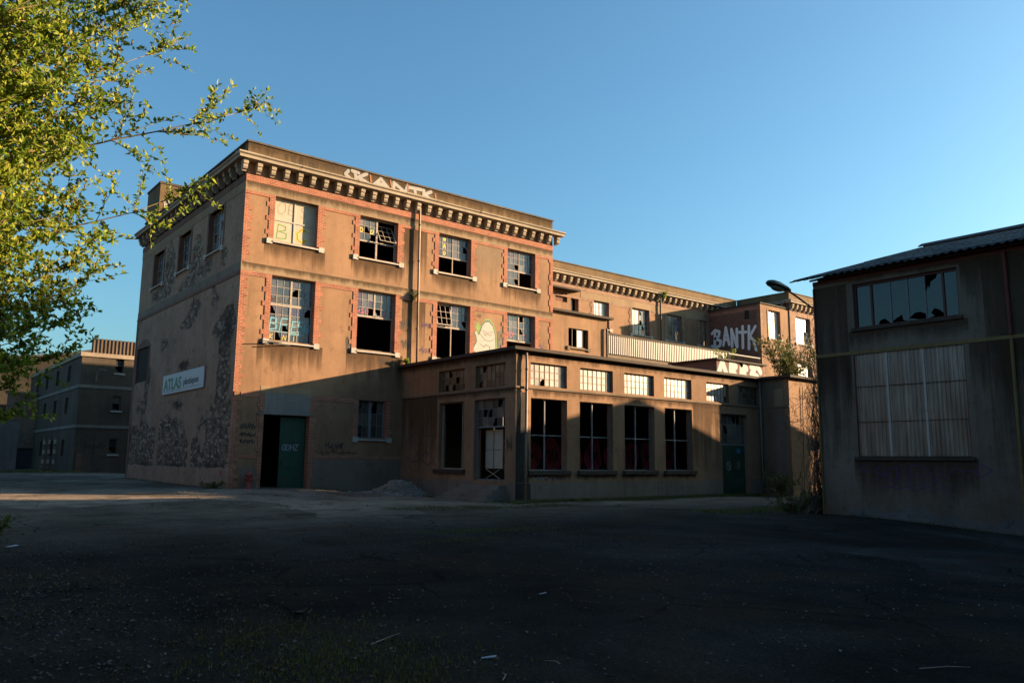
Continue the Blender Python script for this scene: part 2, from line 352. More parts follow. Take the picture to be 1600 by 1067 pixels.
class MB:
    def __init__(s): s.v = []; s.f = []
    def add(s, vs, fs):
        k = len(s.v); s.v += [tuple(x) for x in vs]; s.f += [tuple(i+k for i in f) for f in fs]
    def box(s, fr, u0, u1, z0, z1, d0, d1):
        if u0 > u1: u0, u1 = u1, u0
        if d0 > d1: d0, d1 = d1, d0
        if z0 > z1: z0, z1 = z1, z0
        vs = [fr.P(u, z, d) for z in (z0, z1) for d in (d0, d1) for u in (u0, u1)]
        fs = [(0, 2, 3, 1), (4, 5, 7, 6), (0, 1, 5, 4), (2, 6, 7, 3), (0, 4, 6, 2), (1, 3, 7, 5)]
        if fr.flip: fs = [f[::-1] for f in fs]
        s.add(vs, fs); return s
    def bx(s, x0, x1, y0, y1, z0, z1): return s.box(WF, x0, x1, z0, z1, y0, y1)
    def prism(s, fr, prof, u0, u1):
        """profile [(d,z)] extruded along u"""
        n = len(prof); a = sum(prof[i][0]*prof[(i+1) % n][1]-prof[(i+1) % n][0]*prof[i][1] for i in range(n))
        vs = [fr.P(u0, z, d) for d, z in prof]+[fr.P(u1, z, d) for d, z in prof]
        fs = [tuple(range(n))[::-1], tuple(range(n, 2*n))]+[(i, (i+1) % n, n+(i+1) % n, n+i) for i in range(n)]
        if (a < 0) != fr.flip: fs = [f[::-1] for f in fs]
        s.add(vs, fs); return s
    def poly(s, fr, pts, d0, d1):
        """flat outline [(u,z)] extruded from d0 to d1"""
        n = len(pts); a = sum(pts[i][0]*pts[(i+1) % n][1]-pts[(i+1) % n][0]*pts[i][1] for i in range(n))
        vs = [fr.P(u, z, d0) for u, z in pts]+[fr.P(u, z, d1) for u, z in pts]
        fs = [tuple(range(n))[::-1], tuple(range(n, 2*n))]+[(i, (i+1) % n, n+(i+1) % n, n+i) for i in range(n)]
        if (a < 0) == (not fr.flip): fs = [f[::-1] for f in fs]
        fs = [f[::-1] for f in fs] if False else fs
        s.add(vs, fs); return s
    def tube(s, pts, radii, n=6, cap=True):
        pts = [V(p) for p in pts]
        if isinstance(radii, (int, float)): radii = [radii]*len(pts)
        rings = []; a = None
        for i, p in enumerate(pts):
            t = (pts[min(i+1, len(pts)-1)]-pts[max(i-1, 0)])
            if t.length < 1e-9: t = V((0, 0, 1))
            t.normalize()
            if a is None:
                a = t.orthogonal().normalized()
            else:
                a = (a-t*a.dot(t))
                a = a.normalized() if a.length > 1e-6 else t.orthogonal().normalized()
            b = t.cross(a)
            rings.append([p+(a*math.cos(2*math.pi*k/n)+b*math.sin(2*math.pi*k/n))*radii[i] for k in range(n)])
        vs = [q for r in rings for q in r]; fs = []
        for i in range(len(pts)-1):
            for k in range(n):
                fs.append((i*n+k, i*n+(k+1) % n, (i+1)*n+(k+1) % n, (i+1)*n+k))
        if cap:
            fs.append(tuple(range(n))[::-1]); fs.append(tuple((len(pts)-1)*n+k for k in range(n)))
        s.add(vs, fs); return s
    def wall(s, fr, u0, u1, z0, z1, th, holes=()):
        """wall from d=0 back to d=-th with rectangular openings"""
        us = sorted(set([u0, u1]+[min(max(x, u0), u1) for h in holes for x in h[:2]]))
        zs = sorted(set([z0, z1]+[min(max(x, z0), z1) for h in holes for x in h[2:]]))
        def solid(i, j):
            if i < 0 or j < 0 or i >= len(us)-1 or j >= len(zs)-1: return False
            a, b = (us[i]+us[i+1])/2, (zs[j]+zs[j+1])/2
            return not any(h[0] < a < h[1] and h[2] < b < h[3] for h in holes)
        def q(a, b, c, d):
            f = (0, 1, 2, 3); s.add([a, b, c, d], [f[::-1] if not fr.flip else f])
        for i in range(len(us)-1):
            for j in range(len(zs)-1):
                if not solid(i, j): continue
                a, b, c, d = us[i], us[i+1], zs[j], zs[j+1]
                P = fr.P
                q(P(a, c), P(b, c), P(b, d), P(a, d))
                q(P(b, c, -th), P(a, c, -th), P(a, d, -th), P(b, d, -th))
                if not solid(i-1, j): q(P(a, c, -th), P(a, c), P(a, d), P(a, d, -th))
                if not solid(i+1, j): q(P(b, c), P(b, c, -th), P(b, d, -th), P(b, d))
                if not solid(i, j-1): q(P(a, c, -th), P(b, c, -th), P(b, c), P(a, c))
                if not solid(i, j+1): q(P(a, d), P(b, d), P(b, d, -th), P(a, d, -th))
        return s
    def mesh(s, name, m, smooth=False, center=None):
        me = bpy.data.meshes.new(name)
        me.from_pydata(s.v, [], s.f)
        if m: me.materials.append(MT[m] if isinstance(m, str) else m)
        if smooth: me.polygons.foreach_set('use_smooth', [True]*len(me.polygons))
        me.update(); return me
    def build(s, name, m, parent=None, smooth=False):
        a = np.array(s.v); lo, hi = a.min(0), a.max(0)
        c = V(((lo[0]+hi[0])/2, (lo[1]+hi[1])/2, lo[2]))
        s.v = [(x-c.x, y-c.y, z-c.z) for x, y, z in s.v]
        return place(name, s.mesh(name, m, smooth), parent, c)

def box1(name, m, parent, fr, *a): return MB().box(fr, *a).build(name, m, parent)

# flat paint strokes on walls
LET = {
 'A': [[(0, 0), (.5, 1), (1, 0)], [(.2, .38), (.8, .38)]], 'B': [[(0, 0), (0, 1), (.7, .95), (.75, .6), (.1, .52), (.85, .42), (.85, .05), (0, 0)]],
 'C': [[(1, .85), (.5, 1), (0, .6), (.1, .15), (.6, 0), (1, .2)]], 'D': [[(0, 0), (0, 1), (.7, .85), (1, .5), (.7, .1), (0, 0)]],
 'E': [[(1, 1), (0, 1), (0, 0), (1, 0)], [(0, .5), (.8, .5)]], 'F': [[(1, 1), (0, 1), (0, 0)], [(0, .5), (.8, .5)]],
 'H': [[(0, 0), (0, 1)], [(1, 0), (1, 1)], [(0, .5), (1, .5)]], 'I': [[(.5, 0), (.5, 1)]], 'K': [[(0, 0), (0, 1)], [(1, 1), (.05, .45), (1, 0)]],
 'L': [[(0, 1), (0, 0), (.9, 0)]], 'N': [[(0, 0), (0, 1), (1, 0), (1, 1)]], 'O': [[(.5, 1), (0, .6), (.15, .1), (.6, 0), (1, .4), (.85, .9), (.5, 1)]],
 'P': [[(0, 0), (0, 1), (.8, .95), (.85, .6), (.05, .48)]], 'R': [[(0, 0), (0, 1), (.8, .95), (.85, .6), (.05, .48), (.95, 0)]],
 'S': [[(1, .9), (.5, 1), (.05, .75), (.5, .5), (.95, .28), (.5, 0), (0, .1)]], 'T': [[(0, 1), (1, 1)], [(.5, 1), (.5, 0)]],
 'U': [[(0, 1), (.05, .2), (.5, 0), (.95, .2), (1, 1)]], 'V': [[(0, 1), (.5, 0), (1, 1)]], 'W': [[(0, 1), (.25, 0), (.5, .7), (.75, 0), (1, 1)]],
 'Y': [[(0, 1), (.5, .5), (1, 1)], [(.5, .5), (.4, 0)]], 'Z': [[(0, 1), (1, 1), (0, 0), (1, 0)]], 'X': [[(0, 0), (1, 1)], [(0, 1), (1, 0)]],
 '5': [[(1, 1), (.1, 1), (.05, .55), (.7, .6), (.95, .3), (.5, 0), (0, .1)]], '0': [[(.5, 1), (.05, .7), (.05, .3), (.5, 0), (.95, .3), (.95, .7), (.5, 1)]],
 ' ': [],
}
def ribbon(mb, fr, pts, w, d, eps=.00025):
    for i in range(len(pts)-1):
        a, b = V((*pts[i], 0)), V((*pts[i+1], 0)); t = b-a
        if t.length < 1e-6: continue
        t.normalize(); n = V((-t.y, t.x, 0))*w/2
        q = [a-n, b-n, b+n, a+n]; dd = d+eps*((len(mb.f)) % 7)
        mb.add([fr.P(p.x, p.y, dd) for p in q], [(0, 1, 2, 3) if fr.flip else (3, 2, 1, 0)])
    for k, p in enumerate(pts):
        dd = d+eps*(7+k % 3)
        ring = [fr.P(p[0]+w/2*math.cos(j*math.pi/4), p[1]+w/2*math.sin(j*math.pi/4), dd) for j in range(8)]
        mb.add(ring, [tuple(range(8)) if fr.flip else tuple(range(8))[::-1]])
def letters(text, u, z, w, h, gap=.25, slant=.1, jit=.04, seed=0, rise=0):
    r = random.Random(seed); out = []
    for ch in text:
        for st in LET[ch]:
            out.append([(u+w*(x+r.uniform(-jit, jit))+slant*y*h, z+h*(y+r.uniform(-jit, jit))) for x, y in st])
        u += w*(1+gap); z += rise*w
    return out
def scribble(u0, u1, z0, z1, seed, n=26):
    r = random.Random(seed); pts = []
    for i in range(n):
        t = i/(n-1)
        pts.append((u0+(u1-u0)*(t+r.uniform(-.07, .07)), (z0+z1)/2+(z1-z0)*.5*math.sin(i*2.1+r.uniform(-.8, .8))*r.uniform(.4, 1)))
    return pts
def paint(name, parent, fr, strokes, w, m, d=.004, label=None):
    mb = MB()
    for s in strokes: ribbon(mb, fr, s, w, d)
    o = mb.build(name, m, parent)
    if label: o['label'] = label
    return o

def text_mesh(name, body, parent, fr, u, z, size, m, d, xs=1.0, bold=.02):
    cu = bpy.data.curves.new(name, 'FONT'); cu.body = body; cu.size = size; cu.offset = bold*size
    cu.extrude = 0.004
    tmp = bpy.data.objects.new(name, cu); COL.objects.link(tmp)
    dg = bpy.context.evaluated_depsgraph_get()
    me = bpy.data.meshes.new_from_object(tmp.evaluated_get(dg))
    bpy.data.objects.remove(tmp); bpy.data.curves.remove(cu)
    mb = MB()
    vs = [fr.P(u+v.co.x*xs, z+v.co.y, d+v.co.z) for v in me.vertices]
    fs = [tuple(p.vertices) for p in me.polygons]
    if fr.flip is False: fs = [f[::-1] for f in fs]
    mb.add(vs, fs); bpy.data.meshes.remove(me)
    return mb.build(name, m, parent)

# windows
PANES = {}
def pane(parent, fr, u0, u1, z0, z1, d, m):
    w, h = round(u1-u0, 3), round(z1-z0, 3); k = (w, h, m)
    if k not in PANES:
        PANES[k] = MB().box(Fr((0, 0, 0), (1, 0, 0), (0, -1, 0)), -w/2, w/2, -h/2, h/2, -.002, .002).mesh('pane', m)
    return place('pane', PANES[k], parent, fr.P((u0+u1)/2, (z0+z1)/2, d), fr.rz)
def window(parent, fr, u0, u1, z0, z1, d, sashes, bars=(), m='wood_frame', fw_=.055, bw=.022, dep=.05, name='window', outer=True):
    """sashes: (u0,u1,z0,z1,ncol,nrow,missing,glass); bars: extra frame boxes (u0,u1,z0,z1)"""
    mb = MB()
    if outer:
        mb.box(fr, u0, u0+fw_, z0, z1, d-dep, d+dep*.4); mb.box(fr, u1-fw_, u1, z0, z1, d-dep, d+dep*.4)
        mb.box(fr, u0+fw_, u1-fw_, z0, z0+fw_, d-dep, d+dep*.35); mb.box(fr, u0+fw_, u1-fw_, z1-fw_, z1, d-dep, d+dep*.35)
    for b in bars: mb.box(fr, *b, d-dep*.9, d+dep*.5)
    for s in sashes:
        a, b, c, e, nc, nr = s[:6]
        for i in range(1, nc):
            x = a+(b-a)*i/nc; mb.box(fr, x-bw/2, x+bw/2, c, e, d-.014, d+.014)
        for j in range(1, nr):
            y = c+(e-c)*j/nr; mb.box(fr, a, b, y-bw/2, y+bw/2, d-.012, d+.012)
    w = mb.build(name, m, parent)
    for s in sashes:
        a, b, c, e, nc, nr, miss, gl = s
        for i in range(nc):
            for j in range(nr):
                x0, x1 = a+(b-a)*i/nc+bw/2, a+(b-a)*(i+1)/nc-bw/2
                y0, y1 = c+(e-c)*j/nr+bw/2, c+(e-c)*(j+1)/nr-bw/2
                if (i, j) in miss:
                    h_ = (i*7+j*5+int(a*10)) % 4
                    if h_ < 3:
                        sx, sy = x1-x0, y1-y0
                        tri = ([(x0, y0), (x1, y0), (x1-.15*sx, y0+.2*sy), (x0+.45*sx, y0+.08*sy), (x0+.2*sx, y0+.45*sy), (x0, y0+.62*sy)], [(x1, y1), (x1-.75*sx, y1), (x1-.4*sx, y1-.18*sy), (x1-.25*sx, y1-.55*sy), (x1, y1-.8*sy)], [(x0, y1), (x0, y1-.5*sy), (x0+.18*sx, y1-.3*sy), (x0+.6*sx, y1)])[h_]
                        MB().poly(fr, tri, d-.006, d-.003).build('broken_pane', gl, w)
                    continue
                pane(w, fr, x0, x1, y0, y1, d-.004, gl)
    return w
def stain(parent, fr, u0, u1, z0, z1, d=.002, m='stain'):
    mb = MB(); mb.add([fr.P(u0, z0, d), fr.P(u1, z0, d), fr.P(u1, z1, d), fr.P(u0, z1, d)], [(0, 1, 2, 3) if fr.flip else (3, 2, 1, 0)])
    return mb.build('rain_stain', m, parent)
def sill(parent, fr, u0, u1, z, m='sill'):
    mb = MB()
    mb.box(fr, u0, u0+.27, z-.2, z+.04, -.02, .09); mb.box(fr, u1-.27, u1, z-.2, z+.04, -.02, .09)
    mb.prism(fr, [(-.3, z-.12), (.12, z-.12), (.12, z-.055), (-.3, z-.004)], u0+.27, u1-.27)
    return mb.build('sill', m, parent)
def jamb(parent, fr, edge, side, z0, z1, w=.25, tooth=.13, period=.64, th=.215, d=.028, dep=.3, m='brick', off=.3, name='brick_jamb'):
    mb = MB()
    a, b = (edge-w, edge+.004) if side < 0 else (edge-.004, edge+w)
    mb.box(fr, a, b, z0, z1, -dep, d)
    z = z0+off*period
    while z+th < z1-.1:
        if side < 0: mb.box(fr, a-tooth, a, z, z+th, -.02, d-.003)
        else: mb.box(fr, b, b+tooth, z, z+th, -.02, d-.003)
        z += period
    return mb.build(name, m, parent)
def quoin(parent, fr, u, side, z0, z1, w=.21, tooth=.22, period=.36, d=.028, m='brick', seed=1):
    r = random.Random(seed); mb = MB(); z = z0
    while z < z1-.05:
        h = min(period/2*r.uniform(.8, 1.2), z1-z)
        ww = w+(tooth*r.uniform(.5, 1) if int((z-z0)/(period/2)) % 2 else 0)
        if side > 0: mb.box(fr, u, u+ww, z, z+h, -.02, d)
        else: mb.box(fr, u-ww, u, z, z+h, -.02, d)
        z += h
    return mb.build('brick_quoin', m, parent)

BRK = {}
def bracket_mesh():
    if 'b' not in BRK:
        f = Fr((0, 0, 0), (1, 0, 0), (0, -1, 0)); mb = MB()
        mb.prism(f, [(0, .02), (.13, 0), (.15, .05), (.24, .09), (.29, .17), (.29, .3), (0, .3)], -.1, .1)
        mb.prism(f, [(0, .3), (.34, .3), (.34, .52), (0, .52)], -.112, .112)
        BRK['b'] = mb.mesh('bracket', 'stone')
    return BRK['b']
def cornice(parent, fr, u0, u1, ub0, ub1, nb, z=13.9, seed=0, skip=()):
    """stone cornice: soffit slab, moulded lip in worn lengths, brackets below"""
    r = random.Random(seed); mb = MB()
    mb.box(fr, u0+.06, u1-.06 if u1-u0 > 1 else u1, z+.52, z+.64, 0, .5)
    u = u0
    while u < u1-.01:
        L = min(r.uniform(1.2, 2.6), u1-u)
        e = r.uniform(-.03, .0); t = r.uniform(-.02, .012)
        mb.prism(fr, [(0, z+.642), (.5+e, z+.642), (.58+e, z+.7), (.58+e, z+.77+t), (.1, z+.8+t), (0, z+.8+t)], u, u+L-.004)
        u += L
    c = mb.build('cornice', 'stone', parent)
    for i in range(nb):
        if i in skip: continue
        x = ub0+(ub1-ub0)*i/(nb-1)
        place('bracket', bracket_mesh(), c, fr.P(x, z, .002), fr.rz)
    return c

def sm(a, b, x):
    t = min(max((x-a)/(b-a), 0), 1); return t*t*(3-2*t)
def gh(x, y):
    z = -.35
    z += .37*sm(20, 34, y)*(1-sm(14.5, 20.5, x)) + .12*sm(34, 55, y)*(1-sm(14.5, 20.5, x))
    z += .12*sm(8, 14, y)*sm(16, 22, x)*(1-sm(15, 22, y)) - .25*sm(12.5, 5, y)*sm(13, 22, x)
    z += .03*math.sin(x*.7+1.3)*math.sin(y*.5)
    return z

# ================================================================== setting
CX, CY, XE, YE, XW = 12.065, 33.734, 20.444, 24.882, 23.509
def build_ground():
    xs = [-900, -300, -120, -60, -35]+[x*.75 for x in range(-32, 70)]+[60, 75, 100, 160, 400, 900]
    ys = [-700, -250, -100, -50, -30]+[y*.75 for y in range(-26, 122)]+[100, 120, 160, 300, 900, 1500]
    vs = [(x, y, gh(x, y)) for y in ys for x in xs]; n = len(xs)
    fs = [(j*n+i, j*n+i+1, (j+1)*n+i+1, (j+1)*n+i) for j in range(len(ys)-1) for i in range(n-1)]
    mb = MB(); mb.v = vs; mb.f = fs
    o = place('ground', mb.mesh('ground', 'ground', True), None, (0, 0, 0)); tag(o, 'dark worn asphalt yard with dust and dirt patches', 'ground', kind='structure')
build_ground()

# ================================================================== main factory block
U1, V1 = 18.34, 16.78
fF = Fr((CX, CY, 0), (1, 0, 0), (0, -1, 0)); fS = Fr((CX, CY, 0), (0, 1, 0), (-1, 0, 0)); fSt = Fr((CX, CY, 0), (0, -1, 0), (-1, 0, 0))
UPW = [(1.38, 3.49), (5.69, 7.84), (10.32, 12.42), (14.94, 17.0)]
LOW = [(1.41, 3.52), (5.73, 7.83), (10.30, 12.43), (14.94, 17.01)]
ZU = (11.06, 13.13); ZL = (6.5, 9.45)
GW = (5.98, 7.5, 2.31, 4.1); DR = (1.39, 3.53, -.1, 3.22)

def main_block():
    T = thing('factory_building', (CX+U1/2, CY+8, -.3), 'three-storey brown rendered factory block with red brick trim and sunlit front', 'building')
    holes = [(a, b, *ZU) for a, b in UPW]+[(a, b, *ZL) for a, b in LOW]+[GW, (DR[0], DR[1], -.6, DR[3])]
    MB().wall(fF, .06, U1, -.6, 14.7, .4, holes).build('front_wall', 'render', T)
    # inner leaf of the side wall, back and right walls, floors, roof
    SW = [(2.65, 4.68, 11.03, 13.1), (7.45, 9.35, 11.0, 13.0), (12.1, 14.05, 10.95, 12.9), (13.7, 16.2, 5.6, 7.57)]
    MB().wall(fS.at(0, 0, -.07), .4, V1, -.6, 14.7, .33, SW[:3]).build('inner_wall', 'interior', T)
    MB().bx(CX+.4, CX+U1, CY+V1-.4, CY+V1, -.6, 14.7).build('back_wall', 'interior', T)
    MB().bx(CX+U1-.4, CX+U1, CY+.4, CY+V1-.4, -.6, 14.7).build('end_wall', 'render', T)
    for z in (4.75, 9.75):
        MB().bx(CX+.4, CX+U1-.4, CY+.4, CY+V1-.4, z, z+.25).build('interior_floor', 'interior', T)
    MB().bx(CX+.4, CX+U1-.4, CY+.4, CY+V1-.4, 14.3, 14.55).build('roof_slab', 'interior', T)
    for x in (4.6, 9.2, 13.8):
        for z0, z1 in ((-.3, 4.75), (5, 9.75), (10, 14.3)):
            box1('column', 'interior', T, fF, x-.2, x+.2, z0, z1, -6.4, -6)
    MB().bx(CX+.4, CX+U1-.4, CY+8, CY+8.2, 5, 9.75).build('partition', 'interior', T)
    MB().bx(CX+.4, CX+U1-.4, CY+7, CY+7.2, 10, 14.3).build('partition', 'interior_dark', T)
    # bands and brick trim on the front
    box1('brick_band', 'brick', T, fF, -.012, U1+.012, 13.56, 13.86, -.02, .03)
    mb = MB().box(fF, -.01, U1+.01, 13.13, 13.558, -.02, .014); mb.build('lintel_band', 'concrete', T)
    mb = MB().box(fF, -.01, U1+.01, 9.47, 9.86, -.02, .014); mb.build('lintel_band', 'concrete', T)
    e0 = [-.012]+[b+.25 for a, b in UPW]; e1 = [a-.25 for a, b in UPW]+[U1+.012]
    for a, b in zip(e0, e1): box1('brick_band', 'brick', T, fF, a, b, 12.98, 13.128, -.02, .028)
    e0 = [-.012]+[b+.25 for a, b in LOW]; e1 = [a-.25 for a, b in LOW]+[U1+.012]
    for a, b in zip(e0, e1): box1('brick_band', 'brick', T, fF, a, b, 9.27, 9.468, -.02, .028)
    quoin(T, fF, -.012, 1, 9.87, 12.98, seed=3); quoin(T, fF, -.012, 1, 4.12, 9.27, seed=4, tooth=.16); quoin(T, fF, -.012, 1, -.5, 3.92, seed=5)
    quoin(T, fF, U1+.012, -1, 9.87, 12.98, w=.2, tooth=.14, seed=6, period=.64); quoin(T, fF, U1+.012, -1, 5.0, 9.27, w=.2, tooth=.14, seed=7, period=.64)
    for a, b in UPW:
        jamb(T, fF, a, -1, ZU[0]+.04, ZU[1]-.002); jamb(T, fF, b, 1, ZU[0]+.04, ZU[1]-.002, off=.5)
    for a, b in LOW:
        jamb(T, fF, a, -1, ZL[0]+.04, ZL[1]+.016); jamb(T, fF, b, 1, ZL[0]+.04, ZL[1]+.016, off=.5)
    for a, b in UPW: sill(T, fF, a-.33, b+.36, ZU[0])
    for a, b in LOW: sill(T, fF, a-.27, b+.3, ZL[0])
    for k, (a, b) in enumerate(UPW): stain(T, fF, a-.4, b+.45, 9.87, ZU[0]-.1)
    for k, (a, b) in enumerate(LOW): stain(T, fF, a-.5, b+.5, 4.9-.2*(k % 2), ZL[0]-.1)
    stain(T, fF, 8.2, 9.6, 9.87, 12.99); stain(T, fF, 8.2, 9.6, 5.9, 9.28)
    stain(T, fF, .02, U1, 13.14, 13.55, .0155); stain(T, fF, .02, U1, 9.48, 9.85, .0155); stain(T, fF, 0, U1, 14.72, 15.36, .0022); stain(T, fF, 12.75, 14.6, 9.9, 12.98, .0025, 'stain_pale')
    stain(T, fS, .4, V1, 14.72, 15.36, .0022)
    # ground floor trim
    jamb(T, fF, DR[0], -1, -.5, 3.22, w=.2, tooth=.1, m='brick'); jamb(T, fF, DR[0], -1, 3.32, 4.1, w=.2, tooth=.1)
    jamb(T, fF, DR[1], 1, -.5, 3.22, w=.25); jamb(T, fF, DR[1], 1, 3.32, 4.1, w=.25)
    box1('door_lintel', 'lintel', T, fF, DR[0]+.004, DR[1]-.004, 3.3, 4.16, -.02, .035)
    box1('door_head', 'lintel', T, fF, DR[0]-.28, DR[1]+.2, 3.222, 3.298, -.05, .075)
    box1('concrete_patch', 'concrete', T, fF, 1.2, 3.75, 4.17, 4.46, -.02, .012)
    box1('brick_band', 'brick', T, fF, DR[1]+.255, GW[0]-.25, 3.94, 4.14, -.02, .026)
    box1('brick_band', 'brick', T, fF, .33, DR[0]-.21, 3.94, 4.14, -.02, .024)
    box1('brick_band', 'brick', T, fF, DR[1]+.255, 8.375, 1.3, 1.45, -.02, .026)
    box1('brick_band', 'brick', T, fF, .52, DR[0]-.21, 1.32, 1.46, -.02, .024)
    box1('plinth', 'plinth', T, fF, DR[1]+.255, 8.375, -.6, 1.298, -.02, .04)
    box1('plinth', 'plinth', T, fF, .52, DR[0]-.21, -.6, .9, -.02, .02)
    jamb(T, fF, GW[0], -1, GW[2]+.04, GW[3]-.002, w=.24, tooth=.1); jamb(T, fF, GW[1], 1, GW[2]+.04, GW[3]-.002, w=.24, tooth=.1)
    sill(T, fF, GW[0]-.25, GW[1]+.3, GW[2])
    # cornices and parapets
    cornice(T, fF, -.58, U1+.58, -.17, U1+.2, 30, seed=1)
    cornice(T, fS, .0, V1+.1, .5, V1-.2, 21, seed=2)
    MB().wall(fF, 0, U1, 14.7, 15.36, .35).build('parapet', 'parapet', T)
    MB().wall(fS, .35, V1, 14.7, 15.36, .35).build('parapet', 'parapet', T)
    MB().box(fF, -.06, U1+.06, 15.36, 15.44, -.4, .06).build('parapet_cap', 'cap', T)
    MB().box(fS, .4, V1, 15.36, 15.44, -.4, .06).build('parapet_cap', 'cap', T)
    t = MB().bx(CX+.02, CX+1.75, CY+14.15, CY+16.8, 14.72, 17.3).build('roof_tower', 'parapet', T)
    MB().bx(CX-.03, CX+1.8, CY+14.1, CY+16.85, 17.3, 17.42).build('cap', 'cap', t)
    # side wall skin with fallen render
    nv, nz = 150, 150
    blobs = [(1.27, 6.9, .8, .7, .5), (1.1, 7.5, .7, .6, .5), (1.5, 5.6, .7, .8, .5), (2.5, 7.1, .7, .4, .5), (1.3, 4.6, .8, .6, .5), (7.2, 5.85, 1, .4, .5), (10.9, 7.3, .9, .45, .5), (6.6, 8.2, .6, .5, .5), (5.8, 8.7, .8, .45, .5),
             (7.6, 8, .7, .3, .45), (3.1, 8.6, .6, .5, .46), (6.3, 11.6, .8, 1.0, .52), (6.1, 10.3, 1.0, .5, .5), (10.9, 12.2, .8, .9, .5), (10.8, 11, .8, .8, .5), (2.2, 10.5, .5, .5, .52), (4.3, 10.4, .5, .5, .48), (12.7, 10.4, 1.6, .5, .52), (8.1, 10, 1.1, .4, .5),
             (3.5, 9.45, .25, .3, .6), (14.2, 4, 1.5, .7, .45), (13.5, 5.9, .7, .5, .4), (13.7, 5.2, .4, .5, .5), (7.8, 3.9, 1.6, .5, .35), (2.2, 3.5, 1.4, .6, .35)]
    soot = [(1.27, 6.9, .8, .9), (7.8, .93, 2.0, .16), (13.3, .95, 1.2, .2), (2.2, .97, 1.8, .17), (3.46, 9.47, .25, .3), (7.2, 5.9, .8, .3), (1.1, 7.5, .6, .6), (8, 4, 1.5, .3)]
    vs, fs, pl, st = [], [], [], []
    r = random.Random(5); from mathutils import noise as mn
    for j in range(nz+1):
        for i in range(nv+1):
            v, z = V1*i/nv, -.4+14.25*j/nz
            p = sum((a+.08)*math.exp(-((v-b)/(c*1.25))**2-((z-d)/(e*1.25))**2) for b, d, c, e, a in blobs)
            if .72 < z < 5.4:
                wz = .9*mn.noise((v*.45, 1.7, 0))+.4*mn.noise((v*1.3, 5.7, 0)); k = .56*sm(.72, .95, z)*(1-sm(2.9+wz, 4.1+wz, z))+.06*mn.noise((v*.8, z*.8, 9))
                for c, w in ((5.4, .24), (11.0, .28)): k *= 1-.85*math.exp(-((v-c)/w)**4)
                k *= 1-.85*math.exp(-((v-5.3)/.9)**4-((z-2.9)/.7)**4)
                k *= 1-.6*math.exp(-((v-3.7)/.5)**2-((z-2.2)/.6)**2)
                p = max(p, k)
            if z > 9.3 and z < 9.55 or v < .15 or z > 13.2: p *= .2
            q = max(math.exp(-((v-b)/c)**2-((z-d)/e)**2) for b, d, c, e in soot)
            d = -.022*min(max((p+.9*(mn.noise((v*2.5, z*2.5, 0))*.5+.5)-.8)*4, 0), 1)+.008*mn.noise((v*4, z*4, 3))
            if v < .05 or v > V1-.05: d = 0
            vs.append(fS.P(v, z, d)); pl.append(p); st.append(min(q*.75, .75))
    def inh(v, z): return any(a-.02 < v < b+.02 and c-.02 < z < d+.02 for a, b, c, d in SW)
    for j in range(nz):
        for i in range(nv):
            if inh(V1*(i+.5)/nv, -.4+14.25*(j+.5)/nz): continue
            fs.append((j*(nv+1)+i, (j+1)*(nv+1)+i, (j+1)*(nv+1)+i+1, j*(nv+1)+i+1))
    me = bpy.data.meshes.new('side_wall'); me.from_pydata([tuple(x) for x in vs], [], fs)
    for nm, dat in (('peel', pl), ('soot', st)):
        at = me.attributes.new(nm, 'FLOAT', 'POINT'); at.data.foreach_set('value', dat)
    me.materials.append(MT['peel']); me.update()
    o = place('side_wall', me, T, (0, 0, 0)); o['label'] = 'shaded side wall with patches of render fallen off bare rubble stone'
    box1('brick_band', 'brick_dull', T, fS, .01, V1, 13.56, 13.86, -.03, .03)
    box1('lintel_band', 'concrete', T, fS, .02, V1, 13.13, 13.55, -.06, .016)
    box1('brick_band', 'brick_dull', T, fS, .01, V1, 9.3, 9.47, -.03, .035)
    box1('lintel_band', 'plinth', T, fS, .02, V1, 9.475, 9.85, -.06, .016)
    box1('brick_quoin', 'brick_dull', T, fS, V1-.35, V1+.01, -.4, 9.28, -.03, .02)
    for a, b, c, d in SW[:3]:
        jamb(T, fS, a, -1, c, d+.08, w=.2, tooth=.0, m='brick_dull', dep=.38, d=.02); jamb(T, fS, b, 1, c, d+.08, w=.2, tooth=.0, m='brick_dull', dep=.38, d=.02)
        box1('window_lintel', 'concrete', T, fS, a, b, d, 13.135, -.38, .012)
        sill(T, fS, a-.25, b+.3, c)
        w = b-a
        window(T, fS, a, b, c, d, -.25, [(a+.06, a+w/2-.03, c+.06, d-.06, 2, 4, {(0, 0), (1, 2)}, 'glass_a'), (a+w/2+.03, b-.06, c+.06, d-.06, 2, 4, {(1, 1)}, 'glass_a')], [(a+w/2-.03, a+w/2+.03, c, d)])
    a, b, c, d = SW[3]
    box1('bricked_up_window', 'brick_dull', T, fS, a-.03, b+.03, c-.04, d+.04, -.4, -.12)
    box1('brick_jamb', 'brick_dull', T, fS, a-.22, a, c-.1, d, -.3, .02); box1('brick_jamb', 'brick_dull', T, fS, b, b+.2, c-.1, d, -.3, .02)
    arc = [(a-.22+(b-a+.42)*k/10, d+.05+.45*math.sin(math.pi*k/10)) for k in range(11)]
    MB().poly(fS, arc+[(b+.2, d), (a-.22, d)], -.1, .018).build('brick_arch', 'brick_dull', T)
    # windows on the front
    wd = -.25
    def halves(u0, u1): m_ = (u0+u1)/2; return (u0+.06, m_-.045, m_+.045, u1-.06), (m_-.045, m_+.045)
    # boarded upper window
    a, b = UPW[0]; (p, q, r_, s_), mm = halves(a, b)
    zc = (ZU[0]+ZU[1])/2
    w = window(T, fF, a, b, ZU[0], ZU[1], wd, [], [(mm[0]+.015, mm[1]-.015, ZU[0], ZU[1]), (a, mm[0]+.015, zc-.03, zc+.03), (mm[1]-.015, b, zc-.03, zc+.03)], m='whitep')
